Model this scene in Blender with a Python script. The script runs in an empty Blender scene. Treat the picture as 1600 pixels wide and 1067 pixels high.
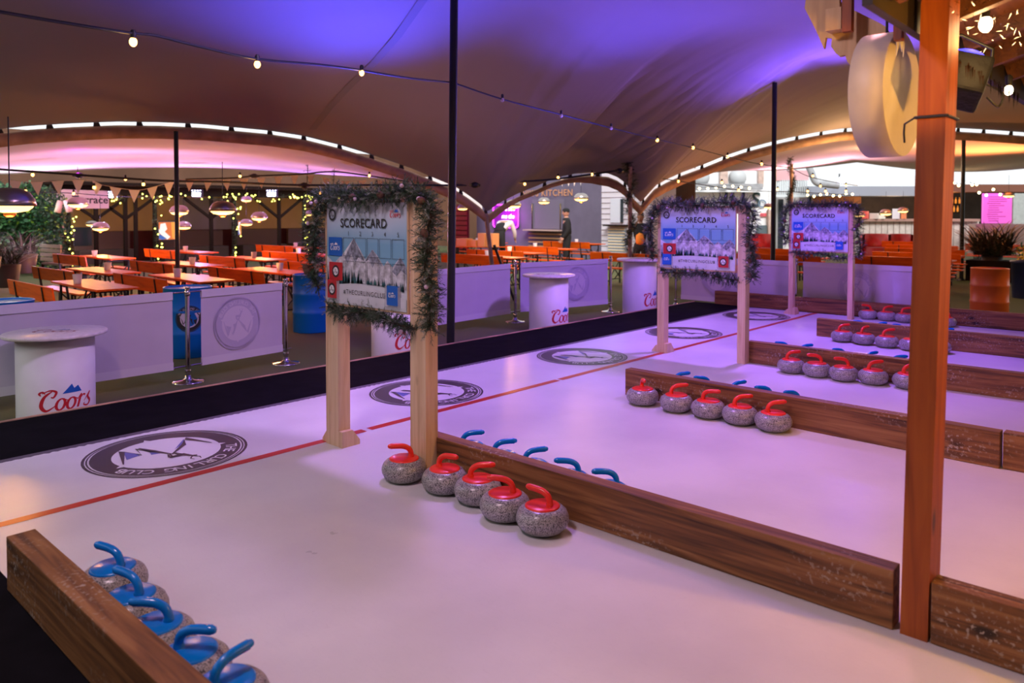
import bpy, bmesh, math, random
from mathutils import Vector, Matrix, noise
R = math.radians
S = bpy.context.scene
COL = S.collection
rnd = random.Random(7)

# ------------------------------------------------------------------ camera
YAW, PIT, ROLL, FPX, CY, CH = 0.73531, -0.028256, 0.00098, 1188.1, 365.7, 1.68
fw = Vector((math.cos(YAW)*math.cos(PIT), math.sin(YAW)*math.cos(PIT), math.sin(PIT)))
_r0 = Vector((math.sin(YAW), -math.cos(YAW), 0)); _u0 = _r0.cross(fw)
rt = math.cos(ROLL)*_r0 + math.sin(ROLL)*_u0
up = -math.sin(ROLL)*_r0 + math.cos(ROLL)*_u0
CP = Vector((0, 0, CH))
cam = bpy.data.cameras.new('camera'); co = bpy.data.objects.new('camera', cam); COL.objects.link(co)
m4 = Matrix(((rt.x, up.x, -fw.x, 0), (rt.y, up.y, -fw.y, 0), (rt.z, up.z, -fw.z, CH), (0, 0, 0, 1)))
co.matrix_world = m4
cam.sensor_width = 36; cam.lens = FPX/1600*36; cam.shift_y = -(533.5-CY)/1600
cam.clip_end = 300
cam.dof.use_dof = True; cam.dof.focus_distance = 5.6; cam.dof.aperture_fstop = 2.2
S.camera = co

def ray(x, y): return fw + rt*((x-800)/FPX) - up*((y-CY)/FPX)
def G(x, y, z=0.0):
    d = ray(x, y); return CP + d*((z-CH)/d.z)
def D(x, y, d): return CP + ray(x, y)*d
def onX(x, y, X):
    d = ray(x, y); return CP + d*(X/d.x)
def onY(x, y, Y):
    d = ray(x, y); return CP + d*(Y/d.y)
def onseg(x, y, P, Q):      # point of that sight line in the vertical plane through P and Q
    n = Vector((Q[1]-P[1], -(Q[0]-P[0]), 0)); d = ray(x, y)
    t = n.dot(Vector((P[0], P[1], 0))-Vector((0, 0, 0)))/n.dot(d); return CP + d*t
def proj(p):
    v = Vector(p)-CP; z = v.dot(fw); return (800+FPX*v.dot(rt)/z, CY-FPX*v.dot(up)/z, z)
def zat(X, Y, y):
    lo, hi = -5.0, 30.0
    for _ in range(50):
        m = (lo+hi)/2
        if proj((X, Y, m))[1] > y: lo = m
        else: hi = m
    return lo

# ------------------------------------------------------------------ world and light
w = bpy.data.worlds.new('overcast_daylight'); S.world = w; w.use_nodes = True
wb = w.node_tree.nodes['Background']; wb.inputs[0].default_value = (0.93, 0.97, 1.0, 1); wb.inputs[1].default_value = 1.15
S.view_settings.view_transform = 'Standard'; S.view_settings.look = 'None'
S.view_settings.gamma = 1; S.view_settings.use_curve_mapping = False; S.view_settings.exposure = 0.0
S.cycles.use_denoising = True; S.cycles.max_bounces = 6; S.cycles.diffuse_bounces = 3
S.cycles.glossy_bounces = 3; S.cycles.transmission_bounces = 4; S.cycles.transparent_max_bounces = 8
S.cycles.sample_clamp_indirect = 4.0; S.cycles.caustics_reflective = False; S.cycles.caustics_refractive = False

def light(name, kind, loc, col, power, target=None, size=0.3, angle=60, blend=0.6):
    l = bpy.data.lights.new(name, kind); l.color = col; l.energy = power
    if kind == 'AREA': l.size = size; l.shape = 'DISK'
    else: l.shadow_soft_size = size
    if kind == 'SPOT': l.spot_size = R(angle); l.spot_blend = blend
    o = bpy.data.objects.new(name, l); COL.objects.link(o); o.location = loc
    if target is not None:
        o.rotation_euler = (Vector(target)-Vector(loc)).to_track_quat('-Z', 'Y').to_euler()
    return o
# wash lights under the rink tent and cabin lamps; added fills are marked
light('rink_wash', 'SPOT', (0.2, 2.6, 4.2), (1.0, 0.70, 0.84), 345, (2.6, 2.6, 0), 0.25, 120, 0.8)
light('rink_wash', 'SPOT', (4.6, 4.6, 4.2), (0.55, 0.27, 1.0), 600, (5.6, 4.2, 0), 0.22, 115, 0.9)
light('rink_wash', 'SPOT', (9.6, 3.8, 4.3), (0.40, 0.16, 1.0), 1100, (9.6, 4.2, 0), 0.22, 120, 0.9)
light('rink_wash', 'SPOT', (5.6, 1.8, 4.0), (1.0, 0.42, 0.46), 170, (5.0, 0.4, 0), 0.2, 120, 0.9)
light('cabin_lamp', 'POINT', (3.70, -0.75, 1.95), (1.0, 0.46, 0.05), 120, None, 0.05)
light('cabin_lamp', 'SPOT', (2.35, .15, 2.05), (1.0, .50, .10), 70, (3.95, 1.35, 2.6), .05, 42, .6)  # added spot that turns the plywood cut-out golden
light('rink_wash', 'SPOT', (3.6, 3.6, 4.1), (0.70, 0.44, 1.0), 420, (3.2, 8.2, 0.2), 0.2, 80, 0.8)  # added fill that tints the near barrier banners purple
light('rink_wash', 'SPOT', (9.0, 3.6, 4.1), (0.48, 0.28, 1.0), 420, (9.5, 8.2, 0.2), 0.2, 80, 0.8)  # added fill, the same for the farther banners
light('cabin_lamp', 'POINT', (1.4, -0.9, 2.4), (1.0, 0.60, 0.28), 26, None, 0.1)
light('board_fill', 'SPOT', (5.4, 5.4, 3.9), (0.20, 0.16, 1.0), 260, (8.0, 4.3, 1.5), 0.1, 34, 0.8)  # added blue fill on the middle scorecard
light('board_fill', 'SPOT', (9.9, 5.3, 3.9), (0.24, 0.14, 1.0), 320, (12.4, 4.5, 1.5), 0.1, 34, 0.8)  # added blue fill on the farthest scorecard
light('drum_fill', 'POINT', (15.9, .3, 2.4), (1.0, .62, .32), 130, None, .3)  # added warm fill that brightens the orange drum from its right
light('dining_fill', 'POINT', (19.2, 6.2, 2.7), (1.0, .58, .25), 150, None, .2)  # added fill that brightens the orange benches at the right
light('dining_fill', 'POINT', (24.0, 6.8, 2.9), (1.0, .58, .30), 170, None, .2)  # second added fill, farther back over those benches
# blue and violet uplights on the rink canopy
light('uplight_blue', 'SPOT', (7.6, 9.4, 1.6), (0.05, 0.06, 1.0), 1900, (6.0, 8.0, 4.6), 0.3, 95, 1.0)
light('uplight_blue', 'SPOT', (10.2, 6.9, 1.4), (0.10, 0.07, 1.0), 1000, (8.9, 5.7, 4.4), 0.3, 95, 1.0)
light('uplight_violet', 'SPOT', (15.6, 4.9, 2.9), (0.16, 0.07, 1.0), 1500, (12.4, 4.9, 4.7), 0.1, 100, 0.9)
light('uplight_mauve', 'SPOT', (7.0, 9.6, 0.6), (1.0, 0.52, 0.45), 110, (8.5, 8.0, 4.2), 0.3, 130, 0.9)
light('uplight_orange', 'SPOT', (16.5, 7.5, 0.5), (1.0, 0.40, 0.18), 220, (14.5, 7.5, 3.6), 0.3, 130, 0.9)
# uplights on the dining canopies
light('uplight_lilac', 'SPOT', (6.9, 23.2, 1.3), (0.90, 0.46, 1.0), 500, (6.7, 22.4, 3.2), 0.1, 165, 0.6)
light('uplight_lilac', 'SPOT', (11.0, 23.0, 1.3), (0.88, 0.44, 1.0), 500, (10.8, 22.2, 3.2), 0.1, 165, 0.6)
light('uplight_lilac', 'SPOT', (15.5, 22.0, 1.2), (0.50, 0.26, 1.0), 900, (15.2, 21.0, 3.2), 0.1, 165, 0.6)
light('uplight_lilac', 'SPOT', (6.5, 16.5, 0.6), (0.85, 0.42, 0.95), 420, (7.2, 19.5, 3.2), 0.2, 150, 0.8)
light('uplight_lilac', 'SPOT', (11.2, 16.2, 0.6), (0.75, 0.36, 1.0), 420, (11.8, 19.0, 3.2), 0.2, 150, 0.8)
light('uplight_pink', 'SPOT', (28.3, 11.0, 1.6), (1.0, 0.50, 0.62), 1500, (27.6, 10.6, 3.6), 0.1, 140, 0.9)
light('uplight_orange', 'SPOT', (27.0, 4.6, 1.6), (1.0, 0.28, 0.07), 1200, (26.5, 4.6, 3.8), 0.1, 130, 0.9)
# sun added to brighten the buildings behind the tents; the sky is overcast
sl_ = bpy.data.lights.new('facade_fill_sun', 'SUN'); sl_.energy = 3.2; sl_.angle = R(25); so_ = bpy.data.objects.new('facade_fill_sun', sl_); COL.objects.link(so_); so_.rotation_euler = Vector((.74, .67, -.85)).to_track_quat('-Z', 'Y').to_euler()

# ------------------------------------------------------------------ materials
def mat(name, col, rough=0.6, metal=0.0, var=0.0, vscale=6.0, bump=0.0, emit=None, est=1.0, alpha=1.0, spec=0.5, trans=0.0):
    m = bpy.data.materials.new(name); m.use_nodes = True; nt = m.node_tree; N = nt.nodes; L = nt.links
    b = N['Principled BSDF']; b.inputs['Base Color'].default_value = (*col, 1)
    b.inputs['Roughness'].default_value = rough; b.inputs['Metallic'].default_value = metal
    b.inputs['Specular IOR Level'].default_value = spec
    if alpha < 1: b.inputs['Alpha'].default_value = alpha
    if trans: b.inputs['Transmission Weight'].default_value = trans
    if emit: b.inputs['Emission Color'].default_value = (*emit, 1); b.inputs['Emission Strength'].default_value = est
    if var or bump:
        tc = N.new('ShaderNodeTexCoord'); no = N.new('ShaderNodeTexNoise'); no.inputs['Scale'].default_value = vscale
        no.inputs['Detail'].default_value = 5; L.new(tc.outputs['Object'], no.inputs['Vector'])
        if var:
            rp = N.new('ShaderNodeValToRGB'); rp.color_ramp.elements[0].position = 0.3; rp.color_ramp.elements[1].position = 0.7
            rp.color_ramp.elements[0].color = (*[c*(1-var) for c in col], 1)
            rp.color_ramp.elements[1].color = (*[min(1, c*(1+var)) for c in col], 1)
            L.new(no.outputs['Fac'], rp.inputs['Fac']); L.new(rp.outputs['Color'], b.inputs['Base Color'])
        if bump:
            bp = N.new('ShaderNodeBump'); bp.inputs['Strength'].default_value = bump; bp.inputs['Distance'].default_value = 0.02
            L.new(no.outputs['Fac'], bp.inputs['Height']); L.new(bp.outputs['Normal'], b.inputs['Normal'])
    return m

def woodmat(name, dark, mid, light_, axis=0, rough=0.55, stretch=14, knots=True, fleck=0.0, gscale=1.0):
    m = bpy.data.materials.new(name); m.use_nodes = True; nt = m.node_tree; N = nt.nodes; L = nt.links
    b = N['Principled BSDF']; b.inputs['Roughness'].default_value = rough
    tc = N.new('ShaderNodeTexCoord'); oi = N.new('ShaderNodeObjectInfo'); ad = N.new('ShaderNodeVectorMath'); ad.operation = 'ADD'
    mu = N.new('ShaderNodeMath'); mu.operation = 'MULTIPLY'; mu.inputs[1].default_value = 37.0
    L.new(oi.outputs['Random'], mu.inputs[0]); L.new(tc.outputs['Object'], ad.inputs[0]); L.new(mu.outputs[0], ad.inputs[1])
    mp = N.new('ShaderNodeMapping'); sc = [stretch*gscale]*3; sc[axis] = 0.9*gscale; mp.inputs['Scale'].default_value = sc
    L.new(ad.outputs[0], mp.inputs['Vector'])
    no = N.new('ShaderNodeTexNoise'); no.inputs['Scale'].default_value = 1.6; no.inputs['Detail'].default_value = 8; no.inputs['Distortion'].default_value = 0.9
    L.new(mp.outputs[0], no.inputs['Vector'])
    rp = N.new('ShaderNodeValToRGB'); e = rp.color_ramp.elements
    e[0].position = 0.30; e[0].color = (*dark, 1); e[1].position = 0.72; e[1].color = (*light_, 1)
    k = e.new(0.5); k.color = (*mid, 1)
    L.new(no.outputs['Fac'], rp.inputs['Fac']); out = rp.outputs['Color']
    if knots:
        mk = N.new('ShaderNodeMapping'); s2 = [4.2*gscale]*3; s2[axis] = 1.9*gscale; mk.inputs['Scale'].default_value = s2
        L.new(ad.outputs[0], mk.inputs['Vector'])
        vo = N.new('ShaderNodeTexVoronoi'); vo.inputs['Scale'].default_value = 1.0; L.new(mk.outputs[0], vo.inputs['Vector'])
        kr = N.new('ShaderNodeValToRGB'); ke = kr.color_ramp.elements
        ke[0].position = 0.05; ke[0].color = (1, 1, 1, 1); ke[1].position = 0.13; ke[1].color = (0, 0, 0, 1)
        L.new(vo.outputs['Distance'], kr.inputs['Fac'])
        mx = N.new('ShaderNodeMixRGB'); mx.inputs['Color2'].default_value = (*[c*0.35 for c in dark], 1)
        L.new(kr.outputs['Color'], mx.inputs['Fac']); L.new(out, mx.inputs['Color1']); out = mx.outputs['Color']
        if fleck:
            fr = N.new('ShaderNodeValToRGB'); fe = fr.color_ramp.elements
            fe[0].position = 0.10; fe[0].color = (1, 1, 1, 1); fe[1].position = 0.55; fe[1].color = (0, 0, 0, 1)
            L.new(vo.outputs['Distance'], fr.inputs['Fac'])
            fn = N.new('ShaderNodeTexNoise'); fn.inputs['Scale'].default_value = 55; fn.inputs['Detail'].default_value = 3
            L.new(ad.outputs[0], fn.inputs['Vector'])
            f2 = N.new('ShaderNodeValToRGB'); f2.color_ramp.elements[0].position = 0.56; f2.color_ramp.elements[1].position = 0.66
            L.new(fn.outputs['Fac'], f2.inputs['Fac'])
            mm = N.new('ShaderNodeMath'); mm.operation = 'MULTIPLY'; L.new(fr.outputs['Color'], mm.inputs[0]); L.new(f2.outputs['Color'], mm.inputs[1])
            m3 = N.new('ShaderNodeMath'); m3.operation = 'MULTIPLY'; m3.inputs[1].default_value = fleck; L.new(mm.outputs[0], m3.inputs[0])
            mx2 = N.new('ShaderNodeMixRGB'); mx2.inputs['Color2'].default_value = (0.42, 0.36, 0.30, 1)
            L.new(m3.outputs[0], mx2.inputs['Fac']); L.new(out, mx2.inputs['Color1']); out = mx2.outputs['Color']
    L.new(out, b.inputs['Base Color'])
    bp = N.new('ShaderNodeBump'); bp.inputs['Strength'].default_value = 0.25; bp.inputs['Distance'].default_value = 0.01
    L.new(no.outputs['Fac'], bp.inputs['Height']); L.new(bp.outputs['Normal'], b.inputs['Normal'])
    return m

def emat(name, col, st): return mat(name, (0.02, 0.02, 0.02), 0.5, emit=col, est=st)

def granite():
    m = bpy.data.materials.new('grey granite'); m.use_nodes = True; N = m.node_tree.nodes; L = m.node_tree.links
    b = N['Principled BSDF']; b.inputs['Roughness'].default_value = 0.28
    tc = N.new('ShaderNodeTexCoord'); no = N.new('ShaderNodeTexNoise'); no.inputs['Scale'].default_value = 170; no.inputs['Detail'].default_value = 2
    L.new(tc.outputs['Object'], no.inputs['Vector']); rp = N.new('ShaderNodeValToRGB'); e = rp.color_ramp.elements
    e[0].position = 0.36; e[0].color = (0.045, 0.045, 0.05, 1); e[1].position = 0.66; e[1].color = (0.60, 0.58, 0.57, 1)
    k = e.new(0.48); k.color = (0.36, 0.345, 0.34, 1); L.new(no.outputs['Fac'], rp.inputs['Fac'])
    n2 = N.new('ShaderNodeTexNoise'); n2.inputs['Scale'].default_value = 9; L.new(tc.outputs['Object'], n2.inputs['Vector'])
    mx = N.new('ShaderNodeMixRGB'); mx.blend_type = 'MULTIPLY'; mx.inputs['Fac'].default_value = 0.5
    L.new(rp.outputs['Color'], mx.inputs['Color1']); L.new(n2.outputs['Fac'], mx.inputs['Color2']); L.new(mx.outputs['Color'], b.inputs['Base Color'])
    return m

M = {}
M['granite'] = granite()
M['red_plastic'] = mat('red plastic', (0.80, 0.035, 0.02), 0.3)
M['blue_plastic'] = mat('blue plastic', (0.0, 0.18, 0.62), 0.22)
M['beam'] = woodmat('dark stained timber', (0.050, 0.018, 0.006), (0.19, 0.075, 0.020), (0.32, 0.15, 0.05), 0, 0.6, 16, True, 0.9)
M['postwood'] = woodmat('orange brown timber post', (0.17, 0.032, 0.003), (0.30, 0.062, 0.005), (0.38, 0.095, 0.009), 2, 0.55, 12, True)
M['cabin'] = woodmat('brown cabin timber', (0.05, 0.014, 0.004), (0.10, 0.030, 0.008), (0.15, 0.05, 0.013), 0, 0.6, 12, True)
M['pine'] = woodmat('pale pine', (0.55, 0.36, 0.20), (0.70, 0.50, 0.31), (0.78, 0.60, 0.40), 2, 0.55, 13, True)
M['ply'] = woodmat('plywood', (0.50, 0.30, 0.12), (0.60, 0.38, 0.16), (0.68, 0.46, 0.22), 2, 0.5, 10, False)
M['orange_wood'] = woodmat('orange varnished planks', (0.50, 0.058, 0.002), (0.66, 0.09, 0.003), (0.74, 0.12, 0.005), 1, 0.42, 9, False); M['orange_wood'].node_tree.nodes['Principled BSDF'].inputs['Specular IOR Level'].default_value = .22
M['black_metal'] = mat('black painted steel', (0.012, 0.014, 0.016), 0.45, 0.3)
M['green_metal'] = mat('dark green painted steel', (0.01, 0.045, 0.03), 0.45, 0.3)
M['chrome'] = mat('polished chrome', (0.62, 0.60, 0.62), 0.12, 1.0)
M['banner'] = mat('white banner mesh', (0.60, 0.55, 0.66), 0.7, var=0.04, vscale=3)
M['banner_band'] = mat('white banner hem', (0.68, 0.65, 0.72), 0.65)
M['banner_print'] = mat('show-through banner print', (0.50, 0.45, 0.60), 0.7)
M['banner_light'] = mat('pale banner print', (0.66, 0.60, 0.70), 0.7)
M['white'] = mat('white paint', (0.78, 0.77, 0.78), 0.5, var=0.05, vscale=4)
M['white_board'] = mat('white painted board', (0.80, 0.74, 0.70), 0.35, var=0.10, vscale=20)
M['coors_red'] = mat('red lettering', (0.55, 0.015, 0.03), 0.5)
M['coors_blue'] = mat('blue print', (0.01, 0.12, 0.52), 0.5)
M['white_print'] = mat('white print', (0.85, 0.85, 0.87), 0.5)
M['red_print'] = mat('red print', (0.50, 0.02, 0.03), 0.5)
M['black_print'] = mat('black print', (0.02, 0.02, 0.025), 0.5)
M['steel'] = mat('blue drum paint', (0.0, 0.16, 0.55), 0.35)
M['orange_drum'] = mat('orange drum paint', (0.78, 0.16, 0.025), 0.32)
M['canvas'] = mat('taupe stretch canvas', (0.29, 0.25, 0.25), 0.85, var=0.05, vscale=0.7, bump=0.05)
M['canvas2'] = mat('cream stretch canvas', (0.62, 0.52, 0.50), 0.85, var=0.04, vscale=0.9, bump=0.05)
M['hem'] = mat('brown canvas hem', (0.42, 0.24, 0.14), 0.8, var=0.25, vscale=5, bump=0.4)
M['strap'] = mat('dark webbing', (0.03, 0.022, 0.02), 0.8)
M['seam'] = mat('taupe seam tape', (0.22, 0.20, 0.21), 0.8)
M['cable'] = mat('black rubber cable', (0.008, 0.01, 0.02), 0.5)
M['bulb'] = emat('warm glowing bulb', (1.0, 0.45, 0.10), 9)
M['bulb_off'] = mat('clear unlit bulb', (0.5, 0.45, 0.5), 0.1)
M['led_green'] = emat('yellow green fairy light', (0.85, 0.85, 0.12), 9)
M['fairy'] = emat('warm fairy light', (1.0, 0.70, 0.30), 14)
M['needle'] = [mat('fir needles', (0.022, 0.065, 0.026), 0.6), mat('grey green fir needles', (0.07, 0.115, 0.075), 0.6),
               mat('frosted fir needles', (0.26, 0.29, 0.26), 0.7), mat('deep fir needles', (0.010, 0.035, 0.018), 0.6)]
M['bark'] = mat('brown stem', (0.07, 0.04, 0.02), 0.8)
M['cone'] = mat('pine cone', (0.10, 0.045, 0.025), 0.7)
M['leaf'] = [mat('hedge leaf', (0.02, 0.09, 0.03), 0.5), mat('light hedge leaf', (0.07, 0.20, 0.07), 0.5), mat('dark hedge leaf', (0.008, 0.035, 0.012), 0.5), mat('lime leaf', (0.20, 0.36, 0.03), 0.5)]
M['glass'] = mat('dark glass', (0.03, 0.04, 0.05), 0.1)
M['skin'] = mat('skin', (0.55, 0.28, 0.20), 0.5)
M['skin_dark'] = mat('brown skin', (0.22, 0.10, 0.06), 0.5)
M['black_cloth'] = mat('black cloth', (0.008, 0.008, 0.010), 0.85)
M['white_cloth'] = mat('white shirt cloth', (0.70, 0.66, 0.68), 0.8)
M['orange_cloth'] = mat('orange padded cloth', (0.85, 0.25, 0.02), 0.7)
M['brown_cloth'] = mat('tan apron cloth', (0.32, 0.14, 0.04), 0.8)

# ------------------------------------------------------------------ mesh builder
def T(loc=(0, 0, 0), rz=0.0, rx=0.0, ry=0.0, s=1.0):
    return Matrix.Translation(loc) @ Matrix.Rotation(rz, 4, 'Z') @ Matrix.Rotation(ry, 4, 'Y') @ Matrix.Rotation(rx, 4, 'X') @ Matrix.Scale(s, 4)
ID = Matrix.Identity(4)
class MB:
    def __init__(s): s.v = []; s.f = []; s.mi = []; s.sm = []
    def add(s, vs, fs, mi=0, sm=False):
        o = len(s.v); s.v += [tuple(v) for v in vs]
        for f in fs: s.f.append([i+o for i in f]); s.mi.append(mi); s.sm.append(sm)
        return s
    def box(s, c, d, mi=0, mx=ID, bev=0.0):
        x, y, z = d[0]/2, d[1]/2, d[2]/2
        if bev <= 0:
            vs = [mx @ Vector((c[0]+a*x, c[1]+b*y, c[2]+e*z)) for a, b, e in ((-1, -1, -1), (1, -1, -1), (1, 1, -1), (-1, 1, -1), (-1, -1, 1), (1, -1, 1), (1, 1, 1), (-1, 1, 1))]
            return s.add(vs, [(0, 3, 2, 1), (4, 5, 6, 7), (0, 1, 5, 4), (1, 2, 6, 5), (2, 3, 7, 6), (3, 0, 4, 7)], mi)
        bm = bmesh.new(); bmesh.ops.create_cube(bm, size=1)
        for v in bm.verts: v.co = Vector((v.co.x*d[0], v.co.y*d[1], v.co.z*d[2]))
        bmesh.ops.bevel(bm, geom=bm.edges[:], offset=bev, segments=2, affect='EDGES', profile=0.6)
        vs = [mx @ (v.co+Vector(c)) for v in bm.verts]; bm.verts.index_update()
        s.add(vs, [[v.index for v in f.verts] for f in bm.faces], mi); bm.free(); return s
    def bar(s, p, q, w, h=None, mi=0, roll=0.0):
        p, q = Vector(p), Vector(q); d = q-p; L = d.length; h = h or w
        if L < 1e-6: return s
        mx = Matrix.Translation((p+q)/2) @ d.to_track_quat('X', 'Z').to_matrix().to_4x4() @ Matrix.Rotation(roll, 4, 'X')
        return s.box((0, 0, 0), (L, w, h), mi, mx)
    def tube(s, pts, r, n=8, mi=0, cap=True, sm=True):
        pts = [Vector(p) for p in pts]; k = len(pts); rs = r if isinstance(r, (list, tuple)) else [r]*k
        vs = []; prev = None
        for i, p in enumerate(pts):
            t = (pts[min(i+1, k-1)]-pts[max(i-1, 0)]).normalized()
            a = prev if prev is not None else (Vector((0, 0, 1)) if abs(t.z) < 0.9 else Vector((1, 0, 0)))
            a = (a-t*a.dot(t)).normalized(); prev = a; b = t.cross(a)
            for j in range(n):
                th = 2*math.pi*j/n; vs.append(p+(a*math.cos(th)+b*math.sin(th))*rs[i])
        fs = [(i*n+j, i*n+(j+1) % n, (i+1)*n+(j+1) % n, (i+1)*n+j) for i in range(k-1) for j in range(n)]
        s.add(vs, fs, mi, sm)
        if cap: s.add(vs[:n], [list(range(n))[::-1]], mi); s.add(vs[-n:], [list(range(n))], mi)
        return s
    def lathe(s, prof, n=32, mi=0, mx=ID, sm=True, c=(0, 0, 0)):
        vs = []
        for r, z in prof:
            for j in range(n):
                a = 2*math.pi*j/n; vs.append(mx @ Vector((c[0]+r*math.cos(a), c[1]+r*math.sin(a), c[2]+z)))
        k = len(prof)
        fs = [(i*n+j, i*n+(j+1) % n, (i+1)*n+(j+1) % n, (i+1)*n+j) for i in range(k-1) for j in range(n)]
        s.add(vs, fs, mi, sm)
        if prof[0][0] > 1e-4: s.add(vs[:n], [list(range(n))[::-1]], mi)
        if prof[-1][0] > 1e-4: s.add(vs[-n:], [list(range(n))], mi)
        return s
    def ball(s, c, r, mi=0, n=10, mx=ID, sz=1.0):
        k = max(4, n//2+1)
        return s.lathe([(max(r*math.sin(math.pi*i/k), 1e-5), -r*sz*math.cos(math.pi*i/k)) for i in range(k+1)], n, mi, mx @ Matrix.Translation(c))
    def poly(s, pts, mi=0, fmap=None):
        vs = [fmap(*p) if fmap else p for p in pts]; return s.add(vs, [list(range(len(vs)))], mi)
    def prism(s, pts2, fmap, d, mi=0):      # outline given a thickness along fmap's third coordinate
        a = [fmap(x, y, 0) for x, y in pts2]; b = [fmap(x, y, d) for x, y in pts2]; n = len(pts2)
        return s.add(a+b, [list(range(n))[::-1], [i+n for i in range(n)]]+[(i, (i+1) % n, (i+1) % n+n, i+n) for i in range(n)], mi)
    def build(s, name, mats, parent=None, loc=(0, 0, 0), rz=0.0):
        me = bpy.data.meshes.new(name); me.from_pydata(s.v, [], s.f)
        for m in (mats if isinstance(mats, (list, tuple)) else [mats]): me.materials.append(m)
        me.polygons.foreach_set('material_index', s.mi); me.polygons.foreach_set('use_smooth', s.sm); me.update()
        o = bpy.data.objects.new(name, me); COL.objects.link(o); o.location = loc; o.rotation_euler = (0, 0, rz)
        if parent: o.parent = parent
        return o

def tag(o, label=None, cat=None, group=None, kind=None):
    if label: o['label'] = label
    if cat: o['category'] = cat
    if group: o['group'] = group
    if kind: o['kind'] = kind
    return o
def thing(name, label, cat, loc=(0, 0, 0), rz=0.0, group=None):
    o = bpy.data.objects.new(name, None); COL.objects.link(o); o.empty_display_size = 0.1
    o.location = loc; o.rotation_euler = (0, 0, rz); return tag(o, label, cat, group)
def dup(root, loc, rz=0.0, label=None, group=None, scale=None):
    r = root.copy(); COL.objects.link(r); r.location = loc; r.rotation_euler = (0, 0, rz)
    if label: r['label'] = label
    if group: r['group'] = group
    if scale: r.scale = scale
    for ch in list(root.children):
        c = ch.copy(); COL.objects.link(c); c.parent = r
        for g in list(ch.children):
            d = g.copy(); COL.objects.link(d); d.parent = c
    return r

# ------------------------------------------------------------------ flat print: text, script logo, club emblem
_tc = {}
def text2d(txt, size=1.0, shear=0.0, bold=0.0, space=1.0, align='CENTER'):
    k = (txt, shear, bold, space, align)
    if k not in _tc:
        c = bpy.data.curves.new('lettering', 'FONT'); c.body = txt; c.size = 1; c.shear = shear; c.offset = bold
        c.space_character = space; c.align_x = align; c.align_y = 'CENTER'; c.resolution_u = 3
        o = bpy.data.objects.new('lettering', c); me = o.to_mesh()
        _tc[k] = ([(v.co.x, v.co.y) for v in me.vertices], [list(p.vertices) for p in me.polygons])
        o.to_mesh_clear(); bpy.data.objects.remove(o); bpy.data.curves.remove(c)
    vs, fs = _tc[k]; return [(x*size, y*size) for x, y in vs], fs
def put_text(mb, txt, size, fmap, mi, at=(0, 0), **kw):
    vs, fs = text2d(txt, size, **kw); mb.add([fmap(x+at[0], y+at[1]) for x, y in vs], fs, mi)
def cr(pts, n=6):
    out = []
    for i in range(len(pts)-1):
        p0 = pts[max(i-1, 0)]; p1 = pts[i]; p2 = pts[i+1]; p3 = pts[min(i+2, len(pts)-1)]
        for j in range(n):
            t = j/n; out.append(tuple(0.5*(2*b+(c-a)*t+(2*a-5*b+4*c-d)*t*t+(3*b-a-3*c+d)*t**3) for a, b, c, d in zip(p0, p1, p2, p3)))
    return out+[tuple(pts[-1])]
def ribbon(mb, pts, fmap, mi, w0=0.1, smooth=True):
    c = cr(pts, 5) if smooth else pts; vs = []
    for i, p in enumerate(c):
        q = c[min(i+1, len(c)-1)]; o = c[max(i-1, 0)]; dx, dy = q[0]-o[0], q[1]-o[1]; L = math.hypot(dx, dy) or 1
        w_ = (p[2] if len(p) > 2 else w0)/2; vs += [fmap(p[0]-dy/L*w_, p[1]+dx/L*w_), fmap(p[0]+dy/L*w_, p[1]-dx/L*w_)]
    mb.add(vs, [(2*i, 2*i+1, 2*i+3, 2*i+2) for i in range(len(c)-1)], mi)
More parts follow.
